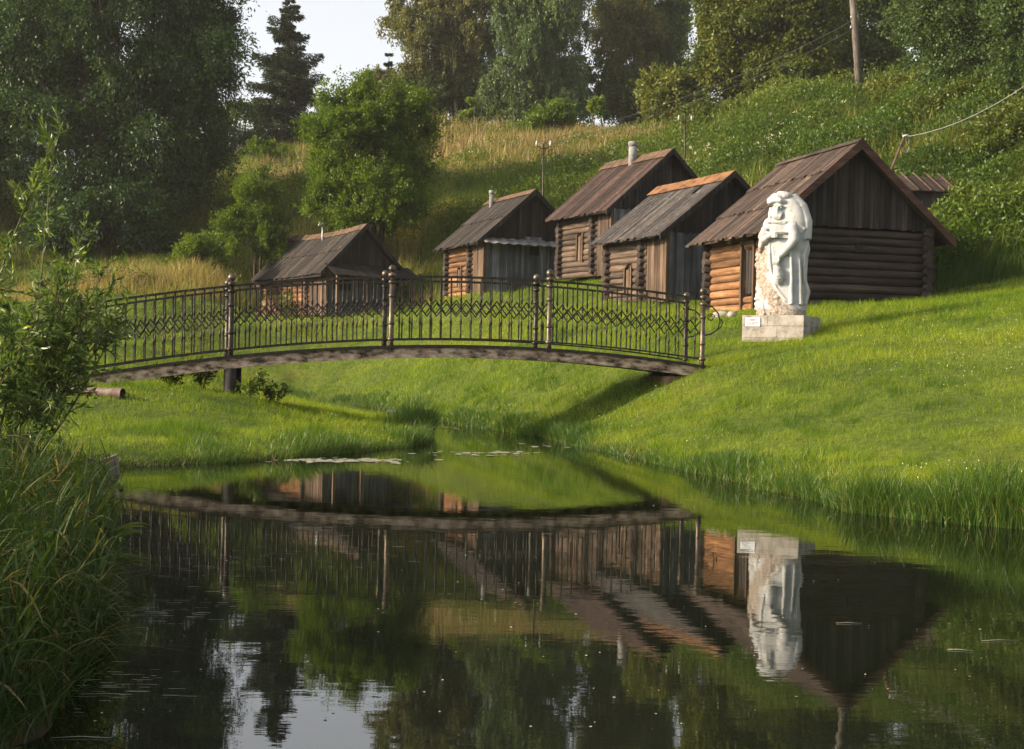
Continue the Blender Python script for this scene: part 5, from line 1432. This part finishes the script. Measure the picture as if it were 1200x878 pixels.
def reed_plant(px, py, Z, n, ln, label, seed):
    rng = np.random.default_rng(seed); q = at(px, py, Z); z0 = max(hz(q[0], q[1]), -.2)
    root = empty('reed_plant', (q[0], q[1], z0), 0, label, 'plant', 'broad-bladed reeds')
    V, F_, T = [], [], []
    m = MB(); H = q[2]-z0+.25
    for k in range(n):
        a = rng.uniform(-.9, .9) if rng.random() < .75 else rng.uniform(2.2, 4); l = ln*rng.uniform(.6, 1.15)
        d = np.array([math.cos(a), math.sin(a)*.7, 0]); zb = H*rng.uniform(.2, .9); s_ = np.array([-d[1], d[0], .5]); s_ /= np.linalg.norm(s_)
        base = len(V)
        for i, t in enumerate(np.linspace(0, 1, 7)):
            c = d*l*t*.85+np.array([0, 0, zb+l*(.75*t-.55*t*t)]); w_ = .011*math.sin(math.pi*min(1, .18+t*.82))+.0008
            V += [c-s_*w_, c+s_*w_]; T += [.5+.3*rng.random()]*2
        for i in range(6): F_ += [base+2*i, base+2*i+1, base+2*i+3, base+2*i+2]
    np_mesh('leaves', np.array(V), np.array(F_), 4, M_bright, root, np.array(T))
    m.tube([(0, 0, -.1), (.01, 0, H*.6), (.02, 0, H)], [.006, .005, .003], 6); m.build('stem', M_stem, root)
reed_plant(128, 668, 7.3, 16, .26, 'bright broad-bladed reed leaning over the water at the near left bank', 1)
reed_plant(98, 628, 8.3, 12, .24, 'bright reed behind the one leaning over the water', 2)
reed_plant(60, 590, 8.6, 10, .22, 'reed at the upper left of the near reed clump', 3)

# plants by the bridge pier
rng_ = np.random.default_rng(91)
for (px, Z, hh_, lab) in ((236, 20.6, .5, 'dark leafy plant left of the bridge pier'), (292, 20.3, .42, 'dark leafy plant right of the bridge pier'), (200, 20.8, .4, 'low leafy plant below the left span of the bridge'), (322, 21.2, .35, 'small leafy plant beside the weathered plank')):
    q = at(px, 460, Z); z = hz(q[0], q[1]); root = empty('leafy_plant', (q[0], q[1], z), 0, lab, 'plant', 'leafy plants under the bridge')
    m = MB(); P, D = [], []
    for k in range(9):
        a = rng_.uniform(0, 6.28); e = np.array([math.cos(a)*.22, math.sin(a)*.22, hh_*rng_.uniform(.6, 1.1)]); m.tube([(0, 0, -.05), tuple(e*.5+np.array([0, 0, .06])), tuple(e)], [.008, .006, .003], 5)
        t = rng_.uniform(.3, 1.05, 26)[:, None]; P.append(e*t+rng_.normal(0, .03, (26, 3))); D.append(unit(rng_.normal(size=(26, 3))+[0, 0, -.2]))
    P = np.concatenate(P); leaf_cloud('leaves', P, np.concatenate(D), .09, .032, M_weed, np.clip(.5+rng_.normal(0, .12, len(P)), 0, 1), root, rng_)
    m.build('stems', M_stem, root)

# ------------------------------------------------------------------ floating bits
M_pad = rough_mat('floating_leaf', (0.108, 0.108, 0.063), (0.27, 0.261, 0.18), (0.405, 0.387, 0.306), 10, .35, spec=.6)
m = MB()
def pad(x, y, r, t):
    n = 8; a0 = random.uniform(0, 6); vs = [(x+r*random.uniform(.75, 1.1)*math.cos(a0+6.28*k/n), y+r*random.uniform(.75, 1.1)*math.sin(a0+6.28*k/n), .004+random.uniform(0, .004)) for k in range(n)]
    m.add(vs, [tuple(range(n))], t)
for (px, py, sx_, n) in ((350, 539, 26, 60), (405, 540, 32, 80), (450, 541, 14, 24), (560, 532, 36, 36), (600, 531, 20, 26), (640, 522, 12, 10), (540, 502, 22, 14)):
    for i in range(n):
        q = ground0(px+random.gauss(0, sx_), py+random.gauss(0, 1.1))
        if water_dist([q[0]], [q[1]])[0] < -.05: pad(q[0], q[1], random.uniform(.02, .075), random.random())
for (cx_, cy_, sx_, sy_, n) in ((250, 665, 60, 22, 60), (190, 715, 50, 10, 50), (110, 805, 50, 12, 60), (420, 640, 90, 20, 40), (660, 515, 60, 4, 60), (900, 585, 60, 3, 50)):
    for i in range(n):
        q = ground0(cx_+random.gauss(0, sx_), cy_+random.gauss(0, sy_))
        if water_dist([q[0]], [q[1]])[0] < -.02:
            l_ = random.uniform(.01, .05); h_ = random.uniform(.0012, .003); m.add([(q[0]-l_, q[1]-h_, .005), (q[0]+l_*.8, q[1]-h_*.5, .005), (q[0]+l_, q[1]+h_, .005), (q[0]-l_*.7, q[1]+h_, .005)], [(0, 1, 2, 3)], random.random())
for i in range(170):
    q = ground0(random.uniform(60, 1150), random.uniform(620, 860) if random.random() < .7 else random.uniform(545, 620))
    if water_dist([q[0]], [q[1]])[0] < -.1: pad(q[0], q[1], random.uniform(.002, .007), random.random())
tag(m.build('floating_leaves', M_pad), 'pale floating leaves and flecks on the pond', 'floating leaves', kind='stuff')
M_twig = rough_mat('bleached_twig', (0.25, 0.23, 0.2), (0.4, 0.37, 0.33), (0.5, 0.47, 0.43), 10)
tw_l = [(980, 731, 30, 0.1, 'straight pale twig floating over the reflection of the largest hut'), (1150, 752, 44, -.1, 'long pale twig floating near the right edge'),
        (1110, 762, 30, .3, 'shorter twig left of the long twig near the right edge'), (60, 866, 70, 0, 'long reed stalk floating at the bottom left corner'),
        (170, 718, 26, .2, 'pale twig floating right of the near reeds'), (225, 720, 22, -.2, 'pale twig floating under the reflected spruce'), (95, 815, 60, .05, 'bent pale reed stalk floating at the foot of the near reeds')]
for (px, py, l, a, lab) in tw_l:
    q = ground0(px, py); e = ground0(px+l, py+a*6); dx, dy = e[0]-q[0], e[1]-q[1]
    m = MB(); m.tube([(0, 0, 0), (dx*.45, dy*.5+.012, .001), (dx, dy, 0)], [.0008, .0014, .0006], 5)
    o = m.build('floating_twig', M_twig); o.location = (q[0], q[1], .004); tag(o, lab, 'twig', 'floating twigs')
